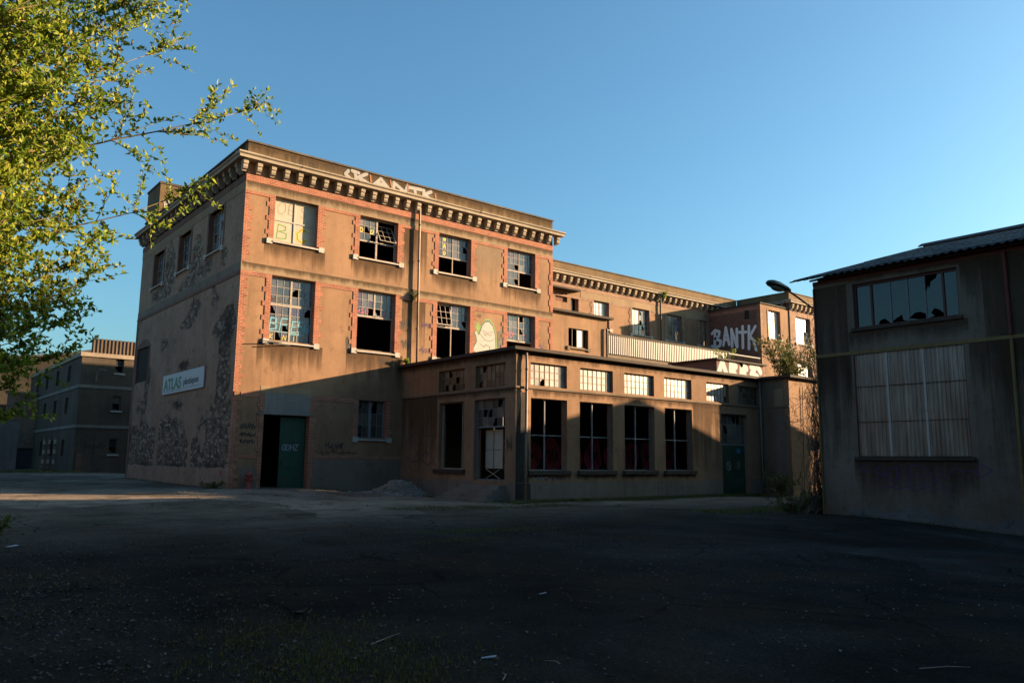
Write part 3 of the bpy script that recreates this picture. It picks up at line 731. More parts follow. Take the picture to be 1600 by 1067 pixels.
    for x0, x1 in ((p-.02, mm[0]+.01), (mm[1]-.01, s_+.02)):
        for y0, y1 in ((ZU[0]+.05, zc-.03), (zc+.03, ZU[1]-.05)):
            box1('board', 'board', w, fF, x0, x1, y0, y1, wd-.03, wd-.01)
    w['label'] = 'window closed with pale painted boards, round faded graffiti letters'
    dp = wd-.006
    paint('graffiti', w, fF, letters('O', a+.2, zc+.3, .4, .6, seed=1)+letters('ES', a+.75, zc+.35, .3, .5, gap=.9, seed=2), .035, 'pastel', dp)
    paint('graffiti', w, fF, letters('B', a+.25, ZU[0]+.2, .5, .65, seed=3), .05, 'greenp', dp)
    paint('graffiti', w, fF, letters('C', a+1.2, ZU[0]+.2, .45, .65, seed=4), .13, 'yellowp', dp)
    paint('graffiti', w, fF, letters('C', a+1.2, ZU[0]+.2, .45, .65, seed=4), .04, 'orangep', dp+.004)
    # upper windows: top sashes glazed, lower parts open
    zt = ZU[1]-1.18
    a, b = UPW[1]; (p, q, r_, s_), mm = halves(a, b)
    w = window(T, fF, a, b, ZU[0], ZU[1], wd, [(p, q, zt+.04, ZU[1]-.06, 3, 3, {(1, 1), (2, 0)}, 'glass_a')], [(mm[0], mm[1], ZU[0], ZU[1]), (a, mm[0], zt-.04, zt+.04), (mm[1], b, zt-.04, zt+.04)])
    paint('graffiti', w, fF, letters('DO', p+.08, zt+.42, .16, .22, gap=2.6, seed=5), .05, 'yellowp', wd+.005)
    tl = math.radians(32)
    ft = Fr(fF.P(r_, ZU[1]-.15, wd+.0), (1, 0, 0), (0, -math.cos(tl), -math.sin(tl)), (0, -math.sin(tl)*-1, math.cos(tl)))
    ft = Fr(fF.P(r_, ZU[1]-.62, wd), (1, 0, 0), (0, -math.cos(tl), math.sin(tl)), (0, math.sin(tl), math.cos(tl)))
    sash = MB(); L = s_-r_-.03
    for x in (0, L-.04): sash.box(ft, x, x+.04, -.56, .5, -.02, .02)
    for z in (-.56, .46): sash.box(ft, .04, L-.04, z, z+.04, -.02, .02)
    for x in (L/3, 2*L/3): sash.box(ft, x-.01, x+.01, -.52, .46, -.01, .01)
    for z in (-.2, .13): sash.box(ft, .04, L-.04, z-.01, z+.01, -.012, .012)
    so_ = sash.build('open_sash', 'wood_frame', w); so_['label'] = 'tilted open sash with its panes gone'
    a, b = UPW[2]; (p, q, r_, s_), mm = halves(a, b)
    w = window(T, fF, a, b, ZU[0], ZU[1], wd, [(p, q, zt+.04, ZU[1]-.06, 3, 3, set(), 'glass_a'), (r_, s_, zt+.04, ZU[1]-.06, 3, 3, {(2, 1)}, 'glass_a')], [(mm[0]+.02, mm[1]-.02, ZU[0], ZU[1]), (a, mm[0]+.02, zt-.04, zt+.04), (mm[1]-.02, b, zt-.04, zt+.04)])
    paint('graffiti', w, fF, letters('W', p+.38, zt+.88, .14, .2, seed=8)+letters('A', p+.38, zt+.5, .14, .2, seed=9)+letters('0', p+.38, zt+.12, .14, .2, seed=10), .05, 'yellowp', wd+.005)
    a, b = UPW[3]; (p, q, r_, s_), mm = halves(a, b)
    w = window(T, fF, a, b, ZU[0], ZU[1], wd, [(p, q, zt+.04, ZU[1]-.06, 3, 3, {(2, 0)}, 'glass_a'), (r_, s_, zt+.04, ZU[1]-.06, 3, 3, set(), 'glass_a'), (p, q, ZU[0]+.06, zt-.04, 3, 2, {(2, 0)}, 'glass_a')], [(mm[0]+.02, mm[1]-.02, ZU[0], ZU[1]), (a, mm[0]+.02, zt-.04, zt+.04), (mm[1]-.02, b, zt-.04, zt+.04)])
    box1('yellow_card', 'yellowp', w, fF, p, p+.2, ZU[0]+.06, ZU[0]+.42, wd-.03, wd-.016)
    # lower windows
    zt = ZL[1]-1.27
    a, b = LOW[0]; (p, q, r_, s_), mm = halves(a, b)
    w = window(T, fF, a, b, ZL[0], ZL[1], wd, [(p, q, zt+.05, ZL[1]-.06, 3, 3, set(), 'glass_a'), (r_, s_, zt+.05, ZL[1]-.06, 3, 3, {(0, 1)}, 'glass_a'), (p, q, ZL[0]+.06, zt-.05, 3, 4, {(0, 3), (2, 1), (1, 0)}, 'glass_a'), (r_, s_, ZL[0]+.06, zt-.05, 3, 4, {(2, 3)}, 'glass_a')],
               [(mm[0], mm[1], ZL[0], ZL[1]), (a, mm[0], zt-.06, zt+.06), (mm[1], b, zt-.06, zt+.06)])
    paint('graffiti', w, fF, letters('BF', p+.05, ZL[0]+.55, .38, .52, gap=.3, seed=11)+letters('E50', r_+.05, ZL[0]+.5, .24, .5, gap=.25, seed=12)+[[(p, ZL[0]+.46), (q, ZL[0]+.46)], [(r_, ZL[0]+.4), (s_-.3, ZL[0]+.4)]], .05, 'cyanp', wd+.006, 'turquoise letters across the panes')
    paint('graffiti', w, fF, letters('K', p+.08, ZL[0]+.12, .14, .22, seed=13)+letters('N', p+.7, ZL[0]+.1, .14, .22, seed=14)+letters('I', r_+.1, ZL[0]+.1, .14, .22, seed=15), .03, 'yellowp', wd+.006)
    paint('graffiti', w, fF, letters('WSU', p+.06, zt+.12, .18, .24, gap=.75, seed=16), .03, 'darktag', wd+.006)
    # broken bars below this sill
    for k, (x0, z0, x1, z1) in enumerate(((1.0, 6.38, 2.0, 6.42), (1.5, 6.3, 2.4, 6.36))):
        MB().tube([fF.P(x0, z0, .36), fF.P(x1, z1, .1)], .025).build('loose_bar', 'pipe_dark', T)
    zt = ZL[1]-1.25
    a, b = LOW[1]; (p, q, r_, s_), mm = halves(a, b)
    w = window(T, fF, a, b, ZL[0], ZL[1], wd, [(p, q, zt+.05, ZL[1]-.06, 3, 3, {(2, 0)}, 'glass_a'), (r_, s_, zt+.05, ZL[1]-.06, 3, 3, {(0, 0)}, 'glass_a')], [(mm[0], mm[1], zt, ZL[1]), (a, mm[0], zt-.05, zt+.05), (mm[0], b, zt-.05, zt+.048)])
    paint('graffiti', w, fF, letters('HSO', p, zt+.12, .16, .22, gap=.5, seed=17)+letters('S', s_-.5, zt+.1, .16, .22, seed=18), .03, 'pinkp', wd+.006)
    a, b = LOW[2]; (p, q, r_, s_), mm = halves(a, b)
    w = window(T, fF, a, b, ZL[0], ZL[1], wd, [(r_, s_, zt+.05, ZL[1]-.06, 3, 3, {(2, 0)}, 'glass_a')], [(mm[0]+.02, mm[1]-.02, ZL[0], ZL[1]), (a, mm[0]+.02, zt-.05, zt+.05), (mm[1]-.02, b, zt-.05, zt+.05)])
    tl = math.radians(14)
    ft = Fr(fF.P(p, ZL[1]-.6, wd+.06), (1, 0, 0), (0, -math.cos(tl), math.sin(tl)), (0, math.sin(tl), math.cos(tl)))
    sash = MB(); L = q-p
    for x in (0, L-.05): sash.box(ft, x, x+.05, -.6, .54, -.02, .02)
    for z in (-.6, .49): sash.box(ft, .05, L-.05, z, z+.05, -.02, .02)
    for x in (L/3, 2*L/3): sash.box(ft, x-.012, x+.012, -.55, .49, -.01, .01)
    for z in (-.2, .15): sash.box(ft, .05, L-.05, z-.012, z+.012, -.012, .012)
    so_ = sash.build('open_sash', 'wood_frame', w)
    a, b = LOW[3]; (p, q, r_, s_), mm = halves(a, b); zt = ZL[1]-1.5
    w = window(T, fF, a, b, ZL[0], ZL[1], wd, [(p, q, zt+.05, ZL[1]-.06, 3, 4, set(), 'glass_a'), (r_, s_, zt+.05, ZL[1]-.06, 3, 4, {(0, 1), (0, 3)}, 'glass_a')], [(mm[0], mm[1], zt, ZL[1]), (a, mm[0], zt-.05, zt+.05), (mm[0], b, zt-.05, zt+.048)])
    paint('graffiti', w, fF, letters('SO', p+.1, zt+.2, .2, .3, seed=19)+letters('S', s_-.6, zt+.2, .25, .25, seed=20), .03, 'pinkp', wd+.006)
    a, b, c, d = GW; m_ = (a+b)/2
    window(T, fF, a, b, c, d, wd, [(a+.06, m_-.08, c+.06, d-.06, 2, 3, set(), 'glass_c'), (m_+.08, b-.06, c+.06, d-.06, 2, 3, {(0, 2)}, 'glass_c')], [(m_-.08, m_+.08, c, d)], m='grey_frame')
    # doorway
    dl = box1('sliding_door', 'door', T, fF, 2.3, DR[1]-.02, -.1, DR[3]-.06, -.34, -.28); dl['label'] = 'rust-stained green metal door leaf, slid half open'
    for z in (.9, 2.0): box1('rail', 'door', dl, fF, 2.32, DR[1]-.05, z, z+.08, -.279, -.262)
    box1('handle', 'pipe_dark', dl, fF, 2.42, 2.47, 1.0, 1.3, -.279, -.22)
    paint('graffiti', dl, fF, letters('ODHZ', 2.42, 1.68, .15, .26, gap=.3, seed=21), .032, 'tag_silver', -.275, 'pale tag ODHZ')
    # inner glazed screen seen through the open half of the doorway
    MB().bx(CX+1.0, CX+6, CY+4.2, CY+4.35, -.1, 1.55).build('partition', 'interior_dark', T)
    # downpipe
    dp_ = MB().tube([fF.P(9.0, 14.35, .1), fF.P(9.0, 14.1, .17), fF.P(9.02, 11, .17), fF.P(9.06, 6.0, .17)], .06, 8).build('downpipe', 'pipe', T, True)
    for z in (13.2, 11.3, 9.6, 7.8): MB().tube([fF.P(9.02, z, .17), fF.P(9.02, z+.07, .17)], .075, 8).build('collar', 'pipe_dark', dp_)
    # cable stub on the far cornice
    MB().tube([fS.P(14.5, 13.95, .05), fS.P(15.6, 13.98, 1.3)], .03).build('iron_bar', 'pipe_dark', T)
    # --- graffiti
    def block(name, fr, L, w, d, m, om, ow, lab):
        paint(name+'_outline', T, fr, L, w+ow, om, d)
        paint(name, T, fr, L, w, m, d+.006, lab)
    H = [[(4.95, 15.2), (4.8, 15.0), (5.05, 14.85), (4.9, 14.75)], [(5.3, 15.25), (5.4, 14.78)], [(5.95, 15.28), (5.5, 15.0), (6.1, 14.8)], [(5.15, 15.25), (5.5, 15.22)],
         [(6.35, 14.8), (6.75, 15.22), (7.25, 14.78)], [(6.55, 14.95), (7.0, 14.95)], [(7.5, 14.8), (7.5, 15.2), (8.2, 14.82), (8.3, 15.2)], [(8.35, 15.15), (9.15, 15.2)], [(8.75, 15.15), (8.8, 14.85)], [(9.3, 15.2), (9.3, 14.85)], [(9.75, 15.22), (9.35, 15.0), (9.8, 14.78), (10.2, 14.76)]]
    block('graffiti', fF, H, .17, .008, 'silver', 'blackp', .09, 'big silver block letters along the parapet')
    paint('graffiti', T, fF, [[(6.15, 15.25), (6.2, 14.95)], [(7.3, 15.25), (7.4, 14.9)], [(8.3, 15.3), (8.35, 15.0)], [(10.0, 15.15), (10.05, 14.95)]], .09, 'orangep', .02)
    paint('graffiti', T, fF, letters('KASPER', 2.1, 14.88, .16, .26, gap=.3, seed=30)+letters('LEAO', 3.55, 14.88, .2, .28, gap=.35, seed=31), .022, 'darktag', .006, 'thin dark tag on the parapet')
    # white blob figure with green halo
    def outl(c, sx, sy, n=28, f=lambda t: 1): return [(c[0]+sx*math.cos(t)*f(t), c[1]+sy*math.sin(t)*f(t)) for t in [2*math.pi*k/n for k in range(n)]]
    body = [(12.62, 6.3), (12.66, 7.2), (12.9, 7.6), (12.86, 7.85), (12.72, 8.15), (12.82, 8.2), (13.0, 7.95), (13.1, 8.1), (13.25, 8.5), (13.45, 8.72), (13.7, 8.75), (13.95, 8.55), (14.1, 8.1), (14.15, 7.5), (14.2, 6.3)]
    cx_, cz_ = 13.45, 7.4
    grow = lambda k: [(cx_+(u-cx_)*(1+k), cz_+(z-cz_)*(1+k*.8)) for u, z in body]
    MB().poly(fF, grow(.17), -.01, .006).build('graffiti', 'greenp', T)
    MB().poly(fF, grow(.08), -.01, .010).build('graffiti', 'blackp', T)
    o = MB().poly(fF, body, -.01, .014).build('graffiti', 'whitep', T); o['label'] = 'white rounded blob painted on the wall with green and black outline'
    paint('graffiti', T, fF, [[(13.1, 8.05), (13.4, 7.75), (13.8, 7.7), (14.05, 7.85)], [(13.2, 8.25), (13.6, 8.15), (13.95, 8.25)], [(13.35, 8.12), (13.45, 8.0), (13.6, 8.1)], [(13.65, 8.1), (13.75, 8.0), (13.9, 8.12)], [(13.1, 7.5), (13.4, 7.35), (13.5, 7.5), (13.75, 7.4), (13.8, 7.2)]], .025, 'blackp', .018)
    MB().poly(fF, [(12.8, 8.35), (12.95, 8.75), (13.1, 8.4), (13.15, 8.65), (13.2, 8.2), (12.95, 8.1)], -.01, .004).build('graffiti', 'greenp', T)
    MB().poly(fF, [(14.3, 7.5), (14.28, 8.3), (14.55, 8.4), (14.88, 8.35), (14.9, 7.6), (14.6, 7.3)], -.01, .004).build('graffiti', 'blackp', T)
    MB().poly(fF, [(14.36, 7.65), (14.34, 8.24), (14.66, 8.28), (14.67, 7.7)], -.01, .008).build('graffiti', 'tan_tag', T)
    paint('graffiti', T, fF, letters('IC', 14.4, 7.85, .1, .3, gap=.6, seed=33), .04, 'blackp', .012)
    paint('graffiti', T, fF, [scribble(12.85, 13.15, 8.85, 9.15, 34, 14)], .02, 'darktag', .006)
    paint('graffiti', T, fF, letters('INSEER', 6.95, 6.0, .1, .18, gap=.3, seed=35), .02, 'darktag', .006)
    for k, (a, b, c, d, m_, w_) in enumerate(((.4, 1.05, 2.5, 2.85, 'blackp', .03), (.4, 1.05, 2.2, 2.45, 'blackp', .03), (.4, 1.05, 1.9, 2.15, 'blackp', .03), (3.9, 5.9, 1.5, 1.72, 'blackp', .03), (4.4, 5.3, 1.65, 2.15, 'blackp', .03), (5.2, 5.5, 6.3, 7.3, 'darktag', .03), (8.05, 8.75, 7.6, 8.4, 'darktag', .02), (8.2, 8.7, 6.7, 7.3, 'darktag', .02), (9.4, 9.9, 7.9, 8.3, 'purplep', .015), (9.3, 9.9, 6.6, 7.0, 'purplep', .015), (17.2, 17.6, 7.5, 8.0, 'purplep', .015))):
        paint('graffiti', T, fF, [scribble(a, b, c, d, 40+k)], w_, m_, .045 if c < 1.3 and a > 3 else .006, None)
    paint('graffiti', T, fSt, [scribble(-.95, -.7, .5, .8, 66, 10)], .03, 'redp', .03)
    ft_ = Fr((CX, CY+14.14, 0), (1, 0, 0), (0, -1, 0))
    paint('graffiti', T, ft_, [scribble(.25, .75, 15.6, 16.6, 67, 14)], .05, 'whitep', .006)
    return T
FACT = main_block()

# sign on the side wall
def sign():
    T = thing('sign_board', (CX-.05, CY+6.95, 4.55), 'white sign board reading ATLAS plastiques on the shaded side wall', 'sign')
    MB().box(fSt, -10.2, -3.72, 4.55, 5.54, .03, .09).build('panel', 'white', T)
    for u in (-9.5, -4.4): MB().box(fSt, u-.05, u+.05, 4.6, 5.5, .0, .03).build('bracket', 'pipe_dark', T)
    text_mesh('lettering', 'ATLAS', T, fSt, -9.95, 4.76, .80, 'green_txt', .094, 1.25, .03)
    text_mesh('lettering', 'plastiques', T, fSt, -6.75, 4.87, .44, 'black_txt', .094, 1.35, .02)
    MB().box(fSt, -9.95, -6.9, 4.66, 4.68, .09, .093).build('rule', 'tan_tag', T)
    MB().box(fSt, -6.75, -4.0, 4.7, 4.715, .09, .093).build('rule', 'tan_tag', T)
sign()

# fire hydrant by the door
def hydrant():
    x, y = CX+.78, CY-.35; z = gh(x, y)-.02
    T = thing('fire_hydrant', (x, y, z), 'short red fire hydrant beside the factory doorway', 'hydrant')
    def lathe(prof, n=14): return MB().tube([(x, y, z+h) for r, h in prof], [r for r, h in prof], n)
    lathe([(.17, 0), (.17, .04), (.11, .06), (.105, .5), (.13, .52), (.13, .56)]).build('barrel', 'hydrant', T, True)
    lathe([(.15, .56), (.15, .6), (.12, .68), (.05, .74), (.035, .80)]).build('bonnet', 'hydrant', T, True)
    for dx, dy in ((-.19, 0), (.19, 0), (0, -.2)):
        MB().tube([(x, y, z+.42), (x+dx, y+dy, z+.42)], [.06, .065], 10).build('outlet_cap', 'hydrant', T)
hydrant()

# ================================================================== set-back middle wing with its small annex
def rear_wing():
    Y = CY+6.8; fR = Fr((CX, Y, 0), (1, 0, 0), (0, -1, 0))
    T = thing('factory_wing', (CX+32, Y+3, 5.9), 'set-back middle wing of the factory behind the flat roofs, bracketed cornice', 'building')
    wins = [(28.55, 30.15, 11.05, 13.05), (32.7, 34.67, 11.0, 13.05), (36.74, 38.64, 10.95, 13.05), (40.86, 42.1, 10.95, 13.05)]
    holes = wins+[(24.75, 25.9, 12.5, 13.2), (26.25, 27.0, 11.6, 12.95)]
    MB().wall(fR, 18.34, 46.3, 5.5, 14.7, .4, holes).build('front_wall', 'render', T)
    MB().bx(CX+18.4, CX+46.3, Y+5, Y+5.2, 5.5, 14.7).build('back_wall', 'interior_dark', T)
    MB().bx(CX+18.4, CX+46.3, Y+.4, Y+5, 14.3, 14.6).build('roof_slab', 'interior_dark', T)
    MB().bx(CX+18.4, CX+46.3, Y+.4, Y+5, 9.6, 9.85).build('interior_floor', 'interior_dark', T)
    box1('brick_band', 'brick_pale', T, fR, 18.35, 46.2, 13.56, 13.86, -.02, .03)
    box1('lintel_band', 'concrete', T, fR, 27.2, 46.2, 13.06, 13.555, -.02, .014)
    cornice(T, fR, 18.95, 44.9, 24.0, 44.4, 31, seed=9)
    MB().wall(fR, 18.4, 46.2, 14.7, 15.36, .35).build('parapet', 'parapet', T)
    MB().box(fR, 18.4, 46.2, 15.36, 15.44, -.4, .06).build('parapet_cap', 'cap', T)
    for k, (a, b, c, d) in enumerate(wins):
        m_ = (a+b)/2
        jamb(T, fR, a, -1, c+.04, d, m='brick_pale'); jamb(T, fR, b, 1, c+.04, d, m='brick_pale', off=.5); sill(T, fR, a-.3, b+.3, c)
        miss = [{(0, 0)}, {(0, 2), (0, 4), (1, 0), (1, 1)}, {(1, 0), (2, 1), (1, 1)}, {(1, 0)}][k]
        window(T, fR, a, b, c, d, -.22, [(a+.06, m_-.03, c+.06, d-.06, 2, 5, set(), ('glass_b', 'glass_b', 'glass_c', 'glass_c')[k]), (m_+.03, b-.06, c+.06, d-.06, 3, 5, miss, ('glass_b', 'glass_a', 'glass_a', 'glass_c')[k])], [(m_-.03, m_+.03, c, d)])
    for a, b in ((18.9, 28.3), (30.45, 32.4), (34.97, 36.45), (38.94, 40.56)): box1('brick_band', 'brick_pale', T, fR, a, b, 12.9, 13.055, -.02, .022)
    jamb(T, fR, 27.0, 1, 11.6, 12.95, m='brick_pale', tooth=.1)
    window(T, fR, 26.25, 27.0, 11.6, 12.95, -.25, [(26.3, 26.62, 11.65, 12.9, 1, 3, set(), 'glass_b')])
    box1('small_shutter', 'brick_dull', T, fR, 24.75, 25.9, 12.5, 13.2, -.3, -.15)
    box1('porch_slab', 'slab', T, fR, 22.5, 26.6, 13.3, 13.42, -.02, .7)
    p = MB().tube([fR.P(35.85, 14.3, .16), fR.P(35.85, 14.0, .16), fR.P(35.85, 10, .16)], .07, 8).build('downpipe', 'pipe_dark', T)
    # annex
    fA = Fr((CX, CY+2, 0), (1, 0, 0), (0, -1, 0))
    MB().wall(fA, 18.36, 24.95, 5.9, 10.5, .3, [(21.5, 23.24, 8.4, 9.6)]).build('annex_wall', 'render', T)
    MB().bx(CX+24.65, CX+24.95, CY+2.3, Y, 5.9, 10.5).build('annex_wall', 'render', T)
    MB().bx(CX+18.38, CX+24.6, CY+4.2, CY+4.3, 5.9, 10.4).build('partition', 'interior_dark', T)
    MB().bx(CX+18.36, CX+25.3, CY+1.7, Y-.03, 10.5, 10.64).build('annex_roof', 'slab', T)
    sill(T, fA, 21.35, 23.4, 8.4, 'render_dark')
    window(T, fA, 21.5, 23.24, 8.4, 9.6, -.12, [(22.34, 22.8, 8.46, 9.54, 1, 1, set(), 'glass_w')], [(21.9, 21.93, 8.4, 9.6), (22.3, 22.34, 8.4, 9.6), (22.8, 22.84, 8.4, 9.6)], m='pipe_dark', fw_=.04)
    MB().tube([fA.P(24.8, 9.9, .12), fA.P(24.8, 9.7, .14), fA.P(24.8, 5.95, .14)], .07, 8).build('downpipe', 'pipe_dark', T)
    # corrugated screen wall and the roof it carries
    ys = CY+3.0
    me = MB(); n = 20; W_ = .95
    pts = [(k*.19+x, d) for k in range(5) for x, d in ((0, .045), (.085, .045), (.1, -.0), (.175, -.0))]+[(.95, .045)]
    n = len(pts)-1
    me.v = [(x, -d-.055, z) for x, d in pts for z in (0, 1.3)]+[(x, -d-.051, z) for x, d in pts for z in (0, 1.3)]
    me.f = [(2*i, 2*i+2, 2*i+3, 2*i+1) for i in range(n)]
    sheet = me.mesh('corrugated_sheet', 'tin')
    base = MB().bx(CX+24.96, CX+39.6, ys, ys+.15, 5.9, 9.72).build('screen_wall', 'render_dark', T)
    for i in range(15):
        place('corrugated_sheet', sheet, base, (CX+25.1+i*.955, ys-.004-.004*(i % 2), 8.47+.01*math.sin(i*7)))
    MB().bx(CX+24.96, CX+39.6, ys-.1, Y-.03, 9.78, 9.88).build('screen_roof', 'slab', T)
    box1('roof_cap', 'slab', T, Fr((CX, ys, 0), (1, 0, 0), (0, -1, 0)), 25.0, 39.6, 9.72, 9.77, -.1, .12)
rear_wing()

# ================================================================== right-hand block with the big tag
def side_wing():
    Xb, Yb = CX+42.19, CY+1.83; X1 = CX+46.3
    T = thing('factory_block', (X1+4, Yb+4, 5.9), 'right-hand factory block with cornice, partly hidden by the grey warehouse', 'building')
    fB = Fr((Xb, Yb, 0), (1, 0, 0), (0, -1, 0))
    MB().wall(fB, 0, 4.1, 5.5, 13.9, .3, [(1.15, 2.82, 11.25, 13.55)]).build('stair_wall', 'render', T)
    MB().bx(Xb, Xb+.3, Yb+.3, CY+6.79, 5.5, 13.9).build('stair_wall', 'brick_dull', T)
    MB().bx(Xb-.08, X1, Yb-.1, CY+6.78, 13.9, 14.0).build('stair_roof', 'slab', T)
    fL = Fr((Xb, CY+6.8, 0), (0, -1, 0), (-1, 0, 0))
    box1('brick_band', 'brick', T, fL, .05, 4.95, 13.45, 13.7, -.02, .02)
    box1('vent', 'interior_dark', T, fL, 3.55, 3.95, 12.75, 13.5, .0, .03); box1('vent_sill', 'concrete', T, fL, 3.45, 4.05, 12.65, 12.74, 0, .08)
    quoin(T, fB, -.012, 1, 6, 13.85, w=.2, tooth=.15, m='brick_pale', seed=21, period=.5)
    quoin(T, fB, .93, 1, 11.3, 13.6, w=.2, tooth=0, m='brick_pale', seed=22)
    window(T, fB, 1.15, 2.82, 11.25, 13.55, -.25, [(1.21, 1.96, 11.31, 13.49, 1, 2, set(), 'glass_w'), (2.0, 2.76, 11.31, 13.49, 1, 2, set(), 'glass_w')], [(1.96, 2.0, 11.25, 13.55)])
    sill(T, fB, 1.0, 3.0, 11.25)
    L = [[(.3, 12.0), (.62, 12.25), (.55, 10.8)], [(.62, 12.25), (1.05, 12.1), (1.0, 11.72), (.62, 11.55)], [(.62, 11.55), (1.16, 11.3), (1.08, 10.9), (.55, 10.78), (.3, 10.95)],
         [(1.42, 10.9), (1.7, 12.35), (1.98, 10.9)], [(1.55, 11.35), (1.85, 11.35)], [(2.26, 10.7), (2.24, 12.15), (2.74, 10.6), (2.76, 12.1)],
         [(3.0, 11.8), (3.62, 11.75)], [(3.32, 12.25), (3.28, 10.5)], [(3.9, 12.2), (3.84, 10.35)], [(4.5, 12.1), (3.95, 11.35), (4.3, 11.0), (4.5, 10.15)]]
    paint('graffiti_outline', T, fL, L, .37, 'blackp', .008); paint('graffiti', T, fL, L, .26, 'silver_blue', .014, 'large chrome block letters BANTK on shaded brick')
    # main block behind
    fM = Fr((X1, Yb-.08, 0), (1, 0, 0), (0, -1, 0)); fML = Fr((X1, Yb, 0), (0, 1, 0), (-1, 0, 0))
    MB().wall(fM, 0, 14, 5.5, 14.7, .4, [(.9, 3.1, 11.2, 13.45), (5, 7.1, 11.2, 13.45), (.9, 3.1, 7.0, 9.6)]).build('front_wall', 'brick_pale', T)
    MB().bx(X1, X1+.4, Yb+.35, CY+6.78, 5.5, 14.7).build('end_wall', 'render', T)
    MB().bx(X1+.4, X1+14, Yb+4, Yb+4.2, 5.5, 14.7).build('partition', 'interior_dark', T)
    MB().bx(X1+.4, X1+14, Yb+.4, Yb+4, 14.3, 14.6).build('roof_slab', 'interior_dark', T)
    cornice(T, fM, -.58, 14, .1, 13.8, 22, seed=31); cornice(T, fML, .0, 4.35, .4, 4.2, 6, seed=32)
    MB().wall(fM, 0, 14, 14.7, 15.36, .35).build('parapet', 'parapet', T); MB().box(fM, -.05, 14, 15.36, 15.44, -.4, .06).build('parapet_cap', 'cap', T)
    MB().wall(fML, .28, 5.0, 14.7, 15.36, .35).build('parapet', 'parapet', T); MB().box(fML, .33, 5, 15.36, 15.44, -.4, .06).build('parapet_cap', 'cap', T)
    for a, b, c, d in ((.9, 3.1, 11.2, 13.45), (.9, 3.1, 7.0, 9.6)):
        window(T, fM, a, b, c, d, -.2, [(a+.06, a+1.08, c+.06, d-.06, 1, 2, set(), 'glass_w'), (a+1.12, b-.06, c+.06, d-.06, 3, 2, {(1, 0), (2, 1)}, 'glass_w')], [(a+1.08, a+1.12, c, d)]); sill(T, fM, a-.2, b+.2, c)
side_wing()

